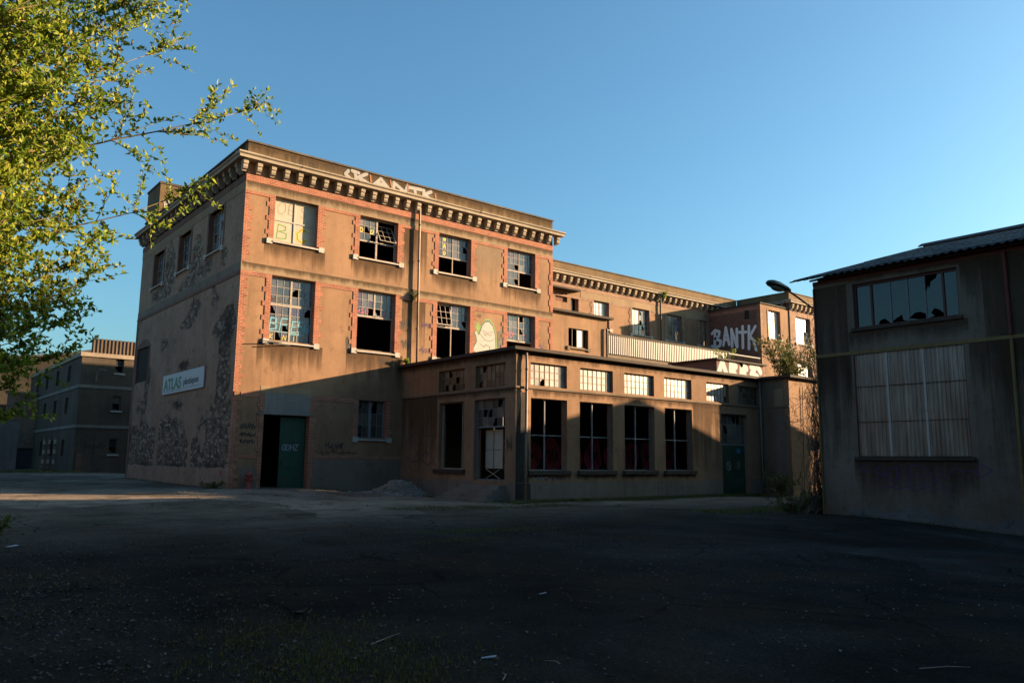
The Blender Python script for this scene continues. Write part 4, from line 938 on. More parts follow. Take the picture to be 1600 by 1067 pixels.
# ================================================================== low workshop in front
fEL = Fr((XE, YE, 0), (0, 1, 0), (-1, 0, 0)); fEF = Fr((XE, YE, 0), (1, 0, 0), (0, -1, 0))
def workshop():
    T = thing('workshop_building', (XE+8, YE+4, -.4), 'low tan workshop with flat roof and tall open window bays in front of the factory', 'building')
    UE = [(.78, 2.84), (3.63, 5.69), (6.46, 8.5), (9.26, 11.32), (12.53, 14.4), (15.2, 17.1)]
    LE = [(.8, 2.85), (3.6, 5.67), (6.43, 8.49), (9.25, 11.31)]
    D = (13.68, 15.97, -.42, 3.83)
    holes = [(a, b, 4.39, 5.37) for a, b in UE]+[(a, b, .92, 3.89) for a, b in LE]+[(D[0], D[1], -.7, D[3])]
    MB().wall(fEF, 0, 17.25, -.7, 5.8, .38, holes).build('front_wall', 'render_ext', T)
    UL = [(.69, 2.79), (3.59, 5.64)]
    MB().wall(fEL, .38, 8.83, -.7, 5.8, .38, [(a, b, 4.39, 5.37) for a, b in UL]+[(3.6, 5.55, .92, 3.9), (.7, 2.84, .5, 3.9)]).build('side_wall', 'render_ext', T)
    # end wing that steps forward
    xw, yw = XE+17.25, 23.15
    MB().bx(xw, xw+.35, yw+.3, CY-.01, -.7, 5.8).build('end_wall', 'render_dark', T)
    MB().wall(Fr((xw, yw, 0), (1, 0, 0), (0, -1, 0)), 0, 7, -.7, 5.8, .3).build('end_wall', 'render_ext', T)
    fW = Fr((xw, YE, 0), (0, -1, 0), (-1, 0, 0))
    box1('blank_panel', 'concrete', T, fW, .85, 1.4, 4.27, 5.26, -.02, .02); box1('blank_panel', 'plinth', T, fW, .85, 1.5, .7, 3.8, -.02, .02); box1('string_course', 'render_dark', T, fW, .06, 1.73, 4.25, 4.33, 0, .05)
    # roof
    MB().bx(XE-.3, xw-.3, YE-.3, CY-.012, 5.8, 5.93).build('roof', 'slab', T)
    MB().bx(xw-.3, xw+7.2, yw-.3, CY-.012, 5.8, 5.925).build('roof', 'slab', T)
    MB().bx(CX+U1+.012, CX+46, CY-.011, CY+6.78, 5.76, 5.88).build('roof', 'asph_roof', T)
    # inside
    MB().bx(XE+.38, xw, YE+.38, CY-.01, .3, .45).build('interior_floor', 'interior', T)
    pt = MB().bx(XE+3.0, xw-.02, YE+5.0, YE+5.15, .45, 5.8).build('partition', 'interior', T)
    fP = Fr((XE, YE+5.0, 0), (1, 0, 0), (0, -1, 0))
    for k in range(9):
        u = 3.6+k*1.45
        blob = [(u+.62*math.cos(t)*(1+.18*math.sin(3*t+k)), 1.6+.85*math.sin(t)*(1+.15*math.cos(2*t+k))) for t in [2*math.pi*q/16 for q in range(16)]]
        MB().poly(fP, [(u+(a-u)*1.15, 1.6+(b-1.6)*1.1) for a, b in blob], -.01, .004+.001*k).build('graffiti', 'greenp' if k > 6 else 'blackp', pt)
        MB().poly(fP, blob, -.01, .016+.001*k).build('graffiti', 'pinkp' if k > 3 else 'redp', pt)
        paint('graffiti', pt, fP, [scribble(u-.4, u+.4, 1.1, 2.1, 70+k, 9)], .07, 'blackp', .03)
    # trims
    for fr, a, b in ((fEF, -.06, 17.2), (fEL, 0.0, 8.82)):
        box1('string_course', 'render_dark', T, fr, a, b, 4.26, 4.335, 0, .06)
    box1('plinth', 'plinth', T, fEF, -.02, 13.55, -.7, .44, -.01, .022); box1('plinth', 'plinth', T, fEF, 16.1, 17.2, -.7, .44, -.01, .022)
    box1('plinth', 'plinth', T, fEL, .0, .68, -.7, .44, -.01, .021); box1('plinth', 'plinth', T, fEL, 2.95, 8.82, -.7, .44, -.01, .021)
    for a, b in LE: box1('sill', 'slab', T, fEF, a-.14, b+.15, .75, .915, -.3, .12)
    box1('sill', 'slab', T, fEL, 3.45, 5.85, .73, .915, -.3, .1)
    for a, b in LE: stain(T, fEF, a-.2, b+.2, .46, .75)
    stain(T, fEF, .9, 13.6, 3.9, 4.26); stain(T, fEF, .05, 17.2, 5.375, 5.79); stain(T, fEL, .1, 8.8, 5.375, 5.79); stain(T, fEL, .1, 5.7, 3.91, 4.26); stain(T, fEF, 11.4, 13.6, .5, 4.2, .003); stain(T, fEL, 5.7, 8.8, .5, 4.26, .003)
    # upper windows
    r = random.Random(3)
    for k, (a, b) in enumerate(UE):
        miss = {(2, 0)} if k == 0 else ({(6, 0)} if k == 4 else set())
        window(T, fEF, a, b, 4.39, 5.37, -.13, [(a+.04, b-.04, 4.43, 5.33, 7, 3, miss, 'glass_b' if k < 5 else 'glass_c')], m='steel_frame', fw_=.035, bw=.026)
    for k, (a, b) in enumerate(UL):
        miss = {(0, 0), (2, 1), (4, 2), (3, 0), (5, 0)} if k == 1 else {(6, 0), (5, 2)}
        window(T, fEL, a, b, 4.39, 5.37, -.16, [(a+.04, b-.04, 4.43, 5.33, 7, 3, miss, 'glass_c')], m='steel_frame', fw_=.035, bw=.026)
    for a, b in LE:
        w = b-a
        window(T, fEF, a, b, .92, 3.89, -.2, [], [(a+w*.44, a+w*.44+.04, .92, 3.89), (a, a+w*.44, 2.35, 2.39), (a+w*.44+.04, b, 2.35, 2.39)], m='grey_frame', fw_=.04)
    window(T, fEL, 3.6, 5.55, .92, 3.9, -.22, [], [(3.95, 3.99, .92, 3.9)], m='wood_frame', fw_=.04)
    # side doorway with its overlight, pale panel, crossed laths
    w = window(T, fEL, .7, 2.84, .5, 3.9, -.2, [(.74, 2.8, 2.75, 3.86, 6, 3, {(0, 0), (2, 0), (4, 1), (1, 2), (3, 1)}, 'glass_c')], [(.7, 2.84, 2.69, 2.75)], m='grey_frame', fw_=.04, name='doorway')
    box1('pale_panel', 'board', w, fEL, 1.55, 2.72, .98, 2.62, -.6, -.56); box1('panel_bar', 'grey_frame', w, fEL, 2.12, 2.15, .9, 2.69, -.555, -.53); box1('panel_bar', 'grey_frame', w, fEL, 1.55, 2.72, 1.75, 1.78, -.555, -.54)
    for s_ in ((2.6, .55, 1.6, .95), (2.6, .95, 1.6, .55)): MB().tube([fEL.P(s_[0], s_[1], -.5), fEL.P(s_[2], s_[3], -.48)], .015).build('lath', 'board', w)
    # steps
    for k in range(4):
        e = .32*(3-k)
        box1('step', 'step', T, fEL, .55-.05*(3-k), 3.15+.16*(3-k), -.6, .32-.17*(3-k), .024, .45+e) if k == 3 else box1('step', 'step', T, fEL, .55-.05*(3-k), 3.15+.16*(3-k), -.6, .32-.17*(3-k), .45+.32*(2-k), .45+e)
    # green double door
    w = window(T, fEF, *D, -.22, [(D[0]+.05, D[1]-.05, 2.3, D[3]-.05, 6, 3, {(0, 2), (1, 1), (4, 2), (3, 2)}, 'glass_c')], [(D[0], D[1], 2.22, 2.29)], m='grey_frame', name='double_door_frame')
    for k, (a, b) in enumerate(((D[0]+.04, 14.81), (14.83, D[1]-.04))):
        l = box1('door_leaf', 'door', w, fEF, a, b, -.38, 2.22, -.27, -.22)
        for z in (.0, .9, 1.65): box1('panel_rail', 'door', l, fEF, a+.05, b-.05, z, z+.1, -.219, -.2)
        if k == 0:
            ring = [(14.45+.16*math.cos(t), 1.15+.22*math.sin(t)) for t in [2*math.pi*q/14 for q in range(15)]]
            paint('no_parking_sign', l, fEF, [ring, [(14.36, 1.3), (14.55, 1.0)]], .04, 'whitep', -.19)
        else:
            box1('blue_notice', 'bluep', l, fEF, 15.2, 15.5, 1.8, 2.05, -.199, -.19); box1('small_notice', 'tan_tag', l, fEF, 15.2, 15.5, .9, 1.4, -.219, -.21)
            paint('graffiti', l, fEF, [scribble(15.0, 15.7, .15, .7, 91, 14)], .02, 'lintel', -.19)
    # downpipes
    p = MB().tube([fEF.P(.45, 5.78, .1), fEF.P(.45, 5.3, .14), fEF.P(.43, 2.5, .14), fEF.P(.41, -.4, .14)], .055, 8).build('downpipe', 'pipe', T, True)
    for z in (5.0, 4.15, 2.4, .8): MB().tube([fEF.P(.44, z, .14), fEF.P(.44, z+.06, .14)], .07, 8).build('collar', 'pipe_dark', p)
    MB().tube([fEF.P(17.05, 5.78, .1), fEF.P(17.05, -.4, .12)], .055, 8).build('downpipe', 'lintel', T, True)
    # soot run under the leaking downpipe
    MB().poly(fEF, [(-.0, 2.7), (.2, 3.4), (.3, 4.1), (.5, 4.1), (.55, 3.2), (.62, 2.5), (.72, 1.6), (.7, .8), (.74, -.6), (-.0, -.6)], .001, .003).build('soot_stain', 'soot', T)
    MB().poly(fEF, [(-.02, .43), (.78, .4), (.8, -.6), (-.02, -.6)], .0225, .0245).build('soot_stain', 'soot', T)
    # graffiti
    fELt = Fr((XE, YE, 0), (0, -1, 0), (-1, 0, 0))
    paint('graffiti', T, fELt, [[(-8.2, 2.2), (-7.6, 2.6), (-6.6, 2.4), (-5.9, 2.5)], [(-8.3, 1.5), (-7.7, 1.2), (-7.0, 1.35), (-6.4, 1.05), (-6.0, 1.3), (-5.7, 1.0)], [(-7.4, 2.0), (-6.8, 2.05)], scribble(-7.4, -6.1, 1.3, 1.9, 81, 12), [(-6.1, 2.2), (-6.3, 1.8)], scribble(-7.4, -6.8, 2.65, 2.85, 82, 9)], .045, 'darktag', .005)
    paint('graffiti', T, fEF, [scribble(.9, 1.9, .5, .68, 83, 14)], .03, 'tag_silver', .005); paint('graffiti', T, fEF, [scribble(1.6, 2.8, .48, .7, 84, 16)], .025, 'purplep', .006)
    paint('graffiti', T, fELt, [scribble(-.6, -.2, 1.5, 2.4, 85, 14)], .03, 'darktag', .005)
    # rooftop brick box with tag
    bx0, bx1, by0 = CX+27.05, CX+31.9, CY-5
    B = MB().bx(bx0, bx1, by0, by0+3.4, 5.92, 7.42).build('rooftop_hut', 'brick_dull', T)
    MB().bx(bx0-.15, bx1+.2, by0-.15, by0+3.6, 7.42, 7.52).build('hut_roof', 'slab', B)
    fH = Fr((bx0, by0, 0), (1, 0, 0), (0, -1, 0))
    Lh = [[(.1, 6.5), (.55, 7.35), (1.0, 6.45)], [(1.35, 6.4), (1.4, 7.35)], [(1.4, 7.3), (1.9, 7.15), (1.5, 6.9), (2.1, 6.4)], [(2.5, 7.3), (2.4, 6.4)], [(2.5, 7.3), (3.0, 7.1), (2.5, 6.85), (3.1, 6.45)], [(3.5, 7.25), (3.9, 7.2), (3.5, 6.8), (4.1, 6.7), (4.3, 6.4)], [(4.2, 7.3), (4.5, 7.0)]]
    paint('graffiti_outline', B, fH, Lh, .4, 'bluep', .006); paint('graffiti', B, fH, Lh, .32, 'whitep', .012, 'white and blue block letters')
    rl = MB().tube([(bx0+1.6, by0+.3, 7.52), (bx0+1.6, by0+.3, 7.95), (bx1+.1, by0+.3, 7.95)], .05, 8).build('railing', 'whitep', B)
    for i in range(14): MB().tube([(bx0+1.8+i*.24, by0+.3, 7.5), (bx0+1.8+i*.24, by0+.3, 7.92)], .015, 5).build('baluster', 'yellow_trim', rl)
    MB().tube([(bx0-3.5, by0+1.5, 6.05), (bx0-2.2, by0+.6, 6.12), (bx0-2.0, by0+.4, 6.0)], .07, 8).build('roof_vent_pipe', 'whitep', T)
workshop()

# ================================================================== warehouse on the right
def warehouse():
    T = thing('warehouse', (XW+18, -15, -.6), 'grey roughcast warehouse with corrugated roof and broken strip window on the right', 'building')
    fW = Fr((XW, 0, 0), (0, 1, 0), (-1, 0, 0)); fWt = Fr((XW, 0, 0), (0, -1, 0), (-1, 0, 0))
    YN = 13.41; wn_ = (9.02, 12.09, 5.45, 6.84); pn = (8.98, 12.18, 1.52, 4.63)
    MB().wall(fW, -45, YN, -1.2, 7.12, .3, [wn_, pn]).build('front_wall', 'whouse', T)
    # gable ends and inner dark lining
    sl_ = .297; xs = [23.0, 32.5, 42, 51.5, 61]; ze = 7.15
    def rz(x):
        for i in range(4):
            if xs[i] <= x <= xs[i+1]:
                t = (x-xs[i]); return ze+sl_*(t if i % 2 == 0 else 9.5-t)
        return ze
    for y0 in (YN-.3, -45.0):
        f = Fr((0, y0, 0), (1, 0, 0), (0, 1, 0))
        MB().poly(f, [(XW+.3, -1.2), (60.5, -1.2), (60.5, rz(60.5)-.08), (51.5, rz(51.5)-.08), (42, ze-.08), (32.5, rz(32.5)-.08), (XW+.3, rz(XW+.3)-.08)], 0, .3).build('gable_wall', 'whouse', T)
    MB().bx(60.2, 60.5, -44.7, YN-.3, -1.2, 7.1).build('back_wall', 'whouse', T)
    MB().bx(XW+.3, 60.2, -44.7, YN-.3, -1.1, -1).build('interior_floor', 'interior_dark', T)
    MB().bx(XW+4, XW+4.1, -44.7, YN-.3, -1, 7.1).build('partition', 'interior', T)
    # corrugated roof sheets on the near slope
    L = 9.5*math.sqrt(1+sl_**2)/6; Wd = .92; n = 21
    sd = V((1, 0, sl_)).normalized(); un = V((-sl_, 0, 1)).normalized()
    mb = MB(); LL = L+.14
    for j, t in enumerate((0, LL)):
        for i in range(n+1):
            p = sd*t+V((0, Wd*1.03*i/n, 0))+un*(.032*math.sin(2*math.pi*i/5.25))
            mb.v.append(tuple(p))
        for i in range(n+1):
            p = sd*t+V((0, Wd*1.03*i/n, 0))+un*(.032*math.sin(2*math.pi*i/5.25)-.014)
            mb.v.append(tuple(p))
    k = n+1
    for i in range(n):
        mb.f += [(i, i+1, 2*k+i+1, 2*k+i), (k+i, 3*k+i, 3*k+i+1, k+i+1), (i, k+i, k+i+1, i+1), (2*k+i, 2*k+i+1, 3*k+i+1, 3*k+i)]
    me = mb.mesh('roof_sheet', 'roof', True); rr = random.Random(8)
    for c in range(24):
        for q in range(6):
            o = V((xs[0], YN+.5-Wd*(c+1)+.0, ze))+sd*(L*q)+un*(.012*q*.0+.018*(1)+.006*(c % 2)+rr.uniform(-.006, .006))
            place('roof_sheet', me, T, o+un*(-.02*(q % 2)*0)+V((0, rr.uniform(-.012, .012), 0)))
    # remaining roof planes
    def plane_(xa, za, xb, zb, y0, y1, nm='roof_plane'):
        f = Fr((0, y0, 0), (1, 0, 0), (0, 1, 0)); MB().poly(f, [(xa, za), (xb, zb), (xb, zb-.06), (xa, za-.06)], 0, y1-y0).build(nm, 'roof', T)
    plane_(xs[0], ze, xs[1], rz(32.5), -45.5, YN+.45-Wd*24)
    plane_(xs[0]+.3, ze+.02, xs[1], rz(32.5)-.07, -20, YN-.0)
    plane_(xs[1], rz(32.5), xs[2], ze, -45.5, YN+.5); plane_(xs[2], ze, xs[3], rz(51.5), -45.5, YN+.5); plane_(xs[3], rz(51.5), xs[4], ze, -45.5, YN+.5)
    f = Fr((32.5, 0, 0), (0, 1, 0), (-1, 0, 0)); z = rz(32.5)
    MB().prism(f, [(-.35, z-.02), (0, z+.14), (.35, z-.02), (.35, z+.03), (0, z+.19), (-.35, z+.03)], -45, YN+.3).build('ridge_cap', 'roof', T)
    MB().bx(XW-.02, XW+.05, -20, YN, 7.0, 7.13).build('wall_plate', 'red_frame', T)
    # strip window
    cuts = [12.03, 11.56, 10.98, 10.47, 9.97, 9.46, 9.08]
    mb = MB()
    for a, b in ((wn_[0], wn_[0]+.06), (wn_[1]-.06, wn_[1])): mb.box(fW, a, b, wn_[2], wn_[3], -.2, -.1)
    for a, b in ((wn_[2], wn_[2]+.05), (wn_[3]-.07, wn_[3])): mb.box(fW, wn_[0]+.06, wn_[1]-.06, a, b, -.2, -.102)
    for y in (11.56, 9.46): mb.box(fW, y-.03, y+.03, wn_[2]+.05, wn_[3]-.07, -.19, -.104)
    w = mb.build('strip_window', 'red_frame', T)
    for y in (10.98, 10.47, 9.97): box1('glazing_bar', 'grey_frame', w, fW, y-.015, y+.015, wn_[2]+.05, wn_[3]-.07, -.17, -.12)
    z0, z1 = wn_[2]+.05, wn_[3]-.07
    def shard(pts, nm='pane'): return MB().poly(fW, pts, -.15, -.145).build(nm, 'glass_sky', w)
    shard([(12.03, z0), (12.03, z1), (11.59, z1), (11.59, z0)])
    shard([(11.53, z0), (11.53, z1), (11.0, z1), (11.0, z0), (11.02, z0+.0), (11.05, z0+.03), (11.2, z0+.17), (11.35, z0+.12), (11.4, z0)])
    shard([(10.96, z0+.05), (10.96, z1), (10.49, z1), (10.49, z0), (10.65, z0+.05), (10.68, z0+.22), (10.9, z0+.1)])
    shard([(10.45, z0+.1), (10.45, z1), (9.99, z1), (9.99, z0+.15), (10.15, z0+.23), (10.3, z0+.22)])
    shard([(10.45, z0), (10.45, z0+.07), (10.25, z0+.02), (10.1, z0)])
    shard([(9.95, z0), (9.95, z1-.5), (9.88, z1-.3), (9.85, z1-.42), (9.8, z1-.2), (9.65, z1-.12), (9.6, z1), (9.49, z1), (9.49, z0+.1), (9.62, z0+.22), (9.75, z0+.28), (9.85, z0+.15), (9.75, z0+.06)])
    shard([(9.43, z0), (9.43, z1), (9.08, z1), (9.08, z0)])
    box1('sill', 'slab', T, fW, wn_[0]-.08, wn_[1]+.08, wn_[2]-.1, wn_[2]-.005, -.25, .08)
    # corrugated translucent panel
    cols = [(12.18, 11.2), (11.17, 10.13), (10.1, 8.98)]
    for y1, y0 in cols:
        n = int((y1-y0)/.024); mb = MB()
        for i in range(n+1):
            y = y0+(y1-y0)*i/n; d = -.06+.022*math.sin(y*2*math.pi/.118)
            for z in (pn[2]+.02, 2.6, 3.7, pn[3]): mb.v.append(tuple(fW.P(y, z, d+.01*math.sin(z*2+y))))
        for i in range(n):
            for j in range(3): mb.f.append((4*i+j, 4*i+j+1, 4*i+j+5, 4*i+j+4))
        mb.build('corrugated_panel', 'sheet', T, True)
    for y in (11.185, 10.115): box1('panel_joint', 'sill', T, fW, y-.03, y+.03, pn[2]+.02, pn[3], -.06, -.025)
    for z in (2.55, 3.62): box1('panel_rail', 'slab', T, fW, pn[0]+.02, pn[1]-.02, z, z+.018, -.05, -.028)
    for y in (pn[0]-.02, pn[1]-.02): box1('panel_edge', 'red_trim', T, fW, y, y+.04, pn[2], pn[3], -.2, -.005)
    box1('sill', 'slab', T, fW, pn[0]-.1, pn[1]+.1, pn[2]-.1, pn[2]-.003, -.25, .08)
    # painted bands, pipes, base
    box1('yellow_band', 'yellow_trim', T, fW, -20, YN, 4.65, 4.745, -.01, .015)
    MB().tube([fW.P(7.78, 7.05, .06), fW.P(7.77, 4.76, .06)], .045, 8).build('downpipe', 'red_trim', T); MB().tube([fW.P(7.77, 4.64, .06), fW.P(7.8, -.8, .06)], .045, 8).build('downpipe', 'yellow_trim', T)
    MB().tube([fW.P(YN-.03, 6.9, .03), fW.P(YN-.03, 4.8, .03)], .03, 6).build('corner_pipe', 'red_trim', T); MB().tube([fW.P(YN-.03, 4.6, .03), fW.P(YN-.03, -.6, .03)], .03, 6).build('corner_pipe', 'yellow_trim', T)
    rr = random.Random(4); pts = [(YN-.9-(YN+4)*i/60, .02-.28*sm(13, 6, YN-.9-(YN+4)*i/60)+rr.uniform(-.09, .14)) for i in range(61)]
    MB().poly(fW, pts+[(pts[-1][0], -1.2), (pts[0][0], -1.2)], -.01, .012).build('lime_base', 'lime', T)
    stain(T, fW, wn_[0]-.2, wn_[1]+.2, 4.76, wn_[2]-.1); stain(T, fW, pn[0]-.15, pn[1]+.15, .1, pn[2]-.1); stain(T, fW, 0, 8.95, 5.6, 7.05, .0025); stain(T, fW, 8.95, 12.2, 6.85, 7.05, .0025); stain(T, fW, 0, 8.85, 2.8, 4.64, .0026); stain(T, fW, 12.25, YN, 2.8, 4.64, .0026); stain(T, fW, 7.2, 8.4, -.4, 6.9, .003); stain(T, fW, 12.3, YN, .2, 6.9, .003)
    # tag
    tg = [[(-12.15, 1.12), (-12.0, 1.3), (-11.9, 1.05), (-12.15, 1.12)], [(-11.5, 1.25), (-11.75, 1.1), (-11.45, .98), (-11.3, 1.1), (-11.7, .85)], letters('SKENV', -11.5, .62, .36, .6, gap=.2, seed=93)[0], *letters('KEN', -11.1, .72, .32, .55, gap=.25, seed=94), [(-9.9, 1.2), (-9.7, .9), (-9.5, 1.2), (-8.9, 1.1)], [(-8.85, 1.35), (-8.85, .95), (-8.5, 1.15), (-8.85, 1.35)], scribble(-11.4, -9.6, .5, .75, 95, 12)]
    paint('graffiti', T, fWt, tg, .022, 'purplep', .005, 'thin purple tag under the corrugated panel')
warehouse()

# wall lamp on the warehouse corner
def wall_lamp():
    y = 13.72
    T = thing('wall_lamp', (23.8, 13.45, 6.3), 'green street lamp head on an arm at the warehouse corner', 'lamp')
    MB().tube([(24.0, 13.42, 6.3), (23.85, y, 6.42), (23.0, y, 6.66), (22.45, y, 6.8)], .03, 8).build('arm', 'lamp', T, True)
    ax = V((-1.25, 0, .12)).normalized(); p0 = V((22.62, y, 6.76))
    prof = [(0, .05), (.08, .1), (.3, .14), (.7, .17), (1.0, .15), (1.18, .09), (1.25, .01)]
    mb = MB(); n = 12; up_ = V((0, 0, 1))-ax*ax.z; up_.normalize(); sdv = ax.cross(up_)
    for t, r in prof:
        for k in range(n):
            a = 2*math.pi*k/n; zz = math.sin(a)*r*(.95 if math.sin(a) > 0 else .45)
            mb.v.append(tuple(p0+ax*t+up_*zz+sdv*(math.cos(a)*r*1.15)))
    for i in range(len(prof)-1):
        for k in range(n): mb.f.append((i*n+k, i*n+(k+1) % n, (i+1)*n+(k+1) % n, (i+1)*n+k))
    mb.f += [tuple(range(n))[::-1], tuple((len(prof)-1)*n+k for k in range(n))]
    h = mb.build('lamp_head', 'lamp', T, True)
    mb = MB(); n = 12
    for s_, zz in ((1, -.06), (.7, -.13)):
        for k in range(n):
            a = 2*math.pi*k/n; mb.v.append(tuple(p0+ax*(.72+.36*s_*math.cos(a))+up_*zz+sdv*(.13*s_*math.sin(a))))
    mb.f = [(k, (k+1) % n, n+(k+1) % n, n+k) for k in range(n)]+[tuple(range(n, 2*n))]
    mb.build('diffuser', 'lampglass', h, True)
wall_lamp()

# ================================================================== buildings behind on the left
def background():
    y = CY+35; x0 = CX+.55
    T = thing('storehouse', (x0+6, y+6, .0), 'shaded three-storey rendered storehouse behind the tree with small square windows', 'building')
    f = Fr((x0, y, 0), (1, 0, 0), (0, -1, 0)); fl = Fr((x0, y, 0), (0, 1, 0), (-1, 0, 0))
    W = [(2.45, 3.05, 7.95, 9.15), (2.45, 3.05, 4.97, 6.14), (2.45, 3.05, 1.55, 2.77)]
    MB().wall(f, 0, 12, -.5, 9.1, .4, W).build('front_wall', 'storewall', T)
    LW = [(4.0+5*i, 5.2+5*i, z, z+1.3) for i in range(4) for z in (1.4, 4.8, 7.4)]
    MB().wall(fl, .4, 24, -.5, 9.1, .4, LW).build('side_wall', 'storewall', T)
    MB().bx(x0+.4, x0+12, y+3, y+3.2, -.5, 9.1).build('partition', 'interior_dark', T); MB().bx(x0+3, x0+3.2, y+3.2, y+24, -.5, 9.1).build('partition', 'interior_dark', T)
    MB().bx(x0-.12, x0+12, y-.12, y+24, 9.1, 9.42).build('cornice', 'stone', T)
    for z in (3.55, 6.65):
        box1('string_course', 'lintel', T, f, -.06, 12, z, z+.24, 0, .06); box1('string_course', 'lintel', T, fl, .0, 24, z, z+.24, 0, .06)
    for a, b, c, d in W:
        window(T, f, a, b, c, d, -.2, [(a+.04, b-.04, c+.04, d-.04, 1, 2, {(0, 0)}, 'glass_c')], m='grey_frame', fw_=.04); box1('sill', 'sill', T, f, a-.12, b+.12, c-.13, c-.01, -.1, .1)
    for i in range(3):
        for k in range(7):
            box1('quoin_block', 'stone' if k % 2 else 'brick_dull', T, fl, 7.2+i*2.6, 8.3+i*2.6, .3+k*.42, .3+k*.42+(.36 if k % 2 else .2), 0, .05)
    box1('brick_quoin', 'brick_dull', T, f, .2, .6, -.4, 1.6, 0, .03)
    paint('graffiti', T, f, [scribble(.6, 2.2, 1.8, 2.4, 97, 14)], .06, 'blackp', .01)
    # roof-edge railing of corrugated strips
    MB().bx(x0+.9, x0+12, y+1.5, y+1.56, 9.42, 10.75).build('roof_screen', 'tin', T)
    for i in range(22): MB().bx(x0+1.0+i*.28, x0+1.12+i*.28, y+1.42, y+1.49, 9.42, 10.8).build('screen_slat', 'render_dark', T)
    lp = MB().tube([f.P(1.1, 7.2, .05), f.P(1.1, 7.9, .2), f.P(1.3, 8.1, .6), f.P(1.6, 8.05, .8)], .05, 6).build('lamp_bracket', 'lintel', T)
    # shed roofs behind
    T2 = thing('shed', (11, 100, 0), 'dark pitched shed roofs rising behind the tree on the left', 'shed')
    g = Fr((0, 98, 0), (1, 0, 0), (0, -1, 0))
    MB().poly(g, [(-6, -.5), (24, -.5), (24, 12.2), (20.8, 13.4), (16, 12.2), (4, 10.5), (-6, 10)], -16, 0).build('gable_wall', 'interior', T2)
    MB().poly(g, [(-6.3, 10), (4, 10.55), (16, 12.25), (20.8, 13.45), (24.3, 12.15), (24.3, 12.4), (20.8, 13.7), (16, 12.5), (4, 10.8), (-6.3, 10.25)], -16.3, .4).build('roof', 'roof', T2)
    T3 = thing('gate_lodge', (11.9, 90, 0), 'narrow sunlit pink wall with dark gate seen through the tree', 'building')
    g = Fr((0, 88, 0), (1, 0, 0), (0, -1, 0))
    MB().wall(g, 10.2, 15.0, -.5, 7.2, .4, [(11.2, 13.4, -.5, 2.1)]).build('front_wall', 'brick_pale', T3)
    MB().box(g, 11.2, 13.4, -.4, 2.1, -.3, -.2).build('gate', 'pipe_dark', T3); MB().box(g, 10.0, 15.2, 7.2, 7.4, -.6, .2).build('coping', 'stone', T3)
    T4 = thing('boundary_wall', (3, 84, 0), 'blue-grey cement wall at the left edge behind the tree', 'wall')
    MB().bx(-14, 10.6, 82, 82.4, -.5, 4.5).build('wall', 'lintel', T4); MB().bx(-14, 10.7, 81.9, 82.5, 4.5, 4.7).build('coping', 'concrete', T4)
background()

# unseen buildings added around the yard to deepen its shade
def surroundings():
    T = thing('unseen_rear_hall', (52, 50, 0), 'unseen long hall added behind the middle wing to shade the storehouse', 'building')  # added out of view, sized so its shadow covers the storehouse
    MB().bx(31, 76, 46.2, 55.4, -.5, 15.2).build('wall', 'render_dark', T); MB().bx(30.8, 76.2, 46.0, 55.6, 15.2, 15.4).build('roof', 'asph_roof', T)
    T = thing('unseen_mill_hall', (-22, 20, -.4), 'unseen long brick hall added left of the yard to block low sky and bounce warm light', 'building')  # added out of view: hides low sky, bounces warm light onto shaded walls
    f = Fr((-16, 0, 0), (0, 1, 0), (1, 0, 0))
    W = [(-36+6*i, -33+6*i, z, z+2.6) for i in range(18) for z in (1.2, 6.0)]
    MB().wall(f, -40, 78, -.6, 11, .4, W).build('front_wall', 'mill_brick', T)
    MB().bx(-17.2, -17.0, -40, 78, -.6, 11).build('partition', 'interior_dark', T); MB().bx(-28, -15.6, -40.3, 78.3, 11, 11.4).build('roof', 'asph_roof', T)
    T = thing('unseen_gatehouse', (-2, -26, -.4), 'unseen dark rendered block added behind the viewpoint to cut skylight', 'building')  # added out of view to cut the skylight reaching the yard
    f = Fr((0, -22, 0), (1, 0, 0), (0, 1, 0))
    MB().wall(f, -15, 21, -.6, 12, .4, [(-12+5*i, -9.5+5*i, z, z+2.2) for i in range(6) for z in (1, 5, 8.6)]).build('front_wall', 'render_dark', T)
    MB().bx(-15, 21, -23.4, -23.2, -.6, 12).build('partition', 'interior_dark', T); MB().bx(-15.3, 21.3, -32, -21.7, 12, 12.3).build('roof', 'asph_roof', T)
surroundings()

# ================================================================== vegetation
def leaf_mesh(name, P, D, Nn, L, W, m):
    """leaves as folded blades; arrays of base points, directions, normals, lengths, widths"""
    P, D, Nn = map(np.asarray, (P, D, Nn)); L = np.asarray(L)[:, None]; W = np.asarray(W)[:, None]
    D = D/np.linalg.norm(D, axis=1, keepdims=True)
    Sd = np.cross(D, Nn); Sd /= np.linalg.norm(Sd, axis=1, keepdims=True)+1e-9
    Nn = np.cross(Sd, D)
    fold = .25
    v = np.stack([P, P+D*L*.45+Sd*W*.5+Nn*W*fold, P+D*L, P+D*L*.45-Sd*W*.5+Nn*W*fold, P+D*L*.5], 1)
    n = len(P); base = np.arange(n)[:, None]*5
    tri = np.array([[0, 1, 4], [4, 1, 2], [0, 4, 3], [4, 2, 3]])
    f = (base[:, None, :]+tri[None]).reshape(-1, 3)
    me = bpy.data.meshes.new(name)
    me.vertices.add(n*5); me.vertices.foreach_set('co', v.reshape(-1).astype(np.float32))
    me.loops.add(len(f)*3); me.loops.foreach_set('vertex_index', f.reshape(-1).astype(np.int32))
    me.polygons.add(len(f)); me.polygons.foreach_set('loop_start', np.arange(0, len(f)*3, 3, dtype=np.int32))
    me.polygons.foreach_set('loop_total', np.full(len(f), 3, dtype=np.int32))
    me.materials.append(MT[m]); me.update(calc_edges=True); return me

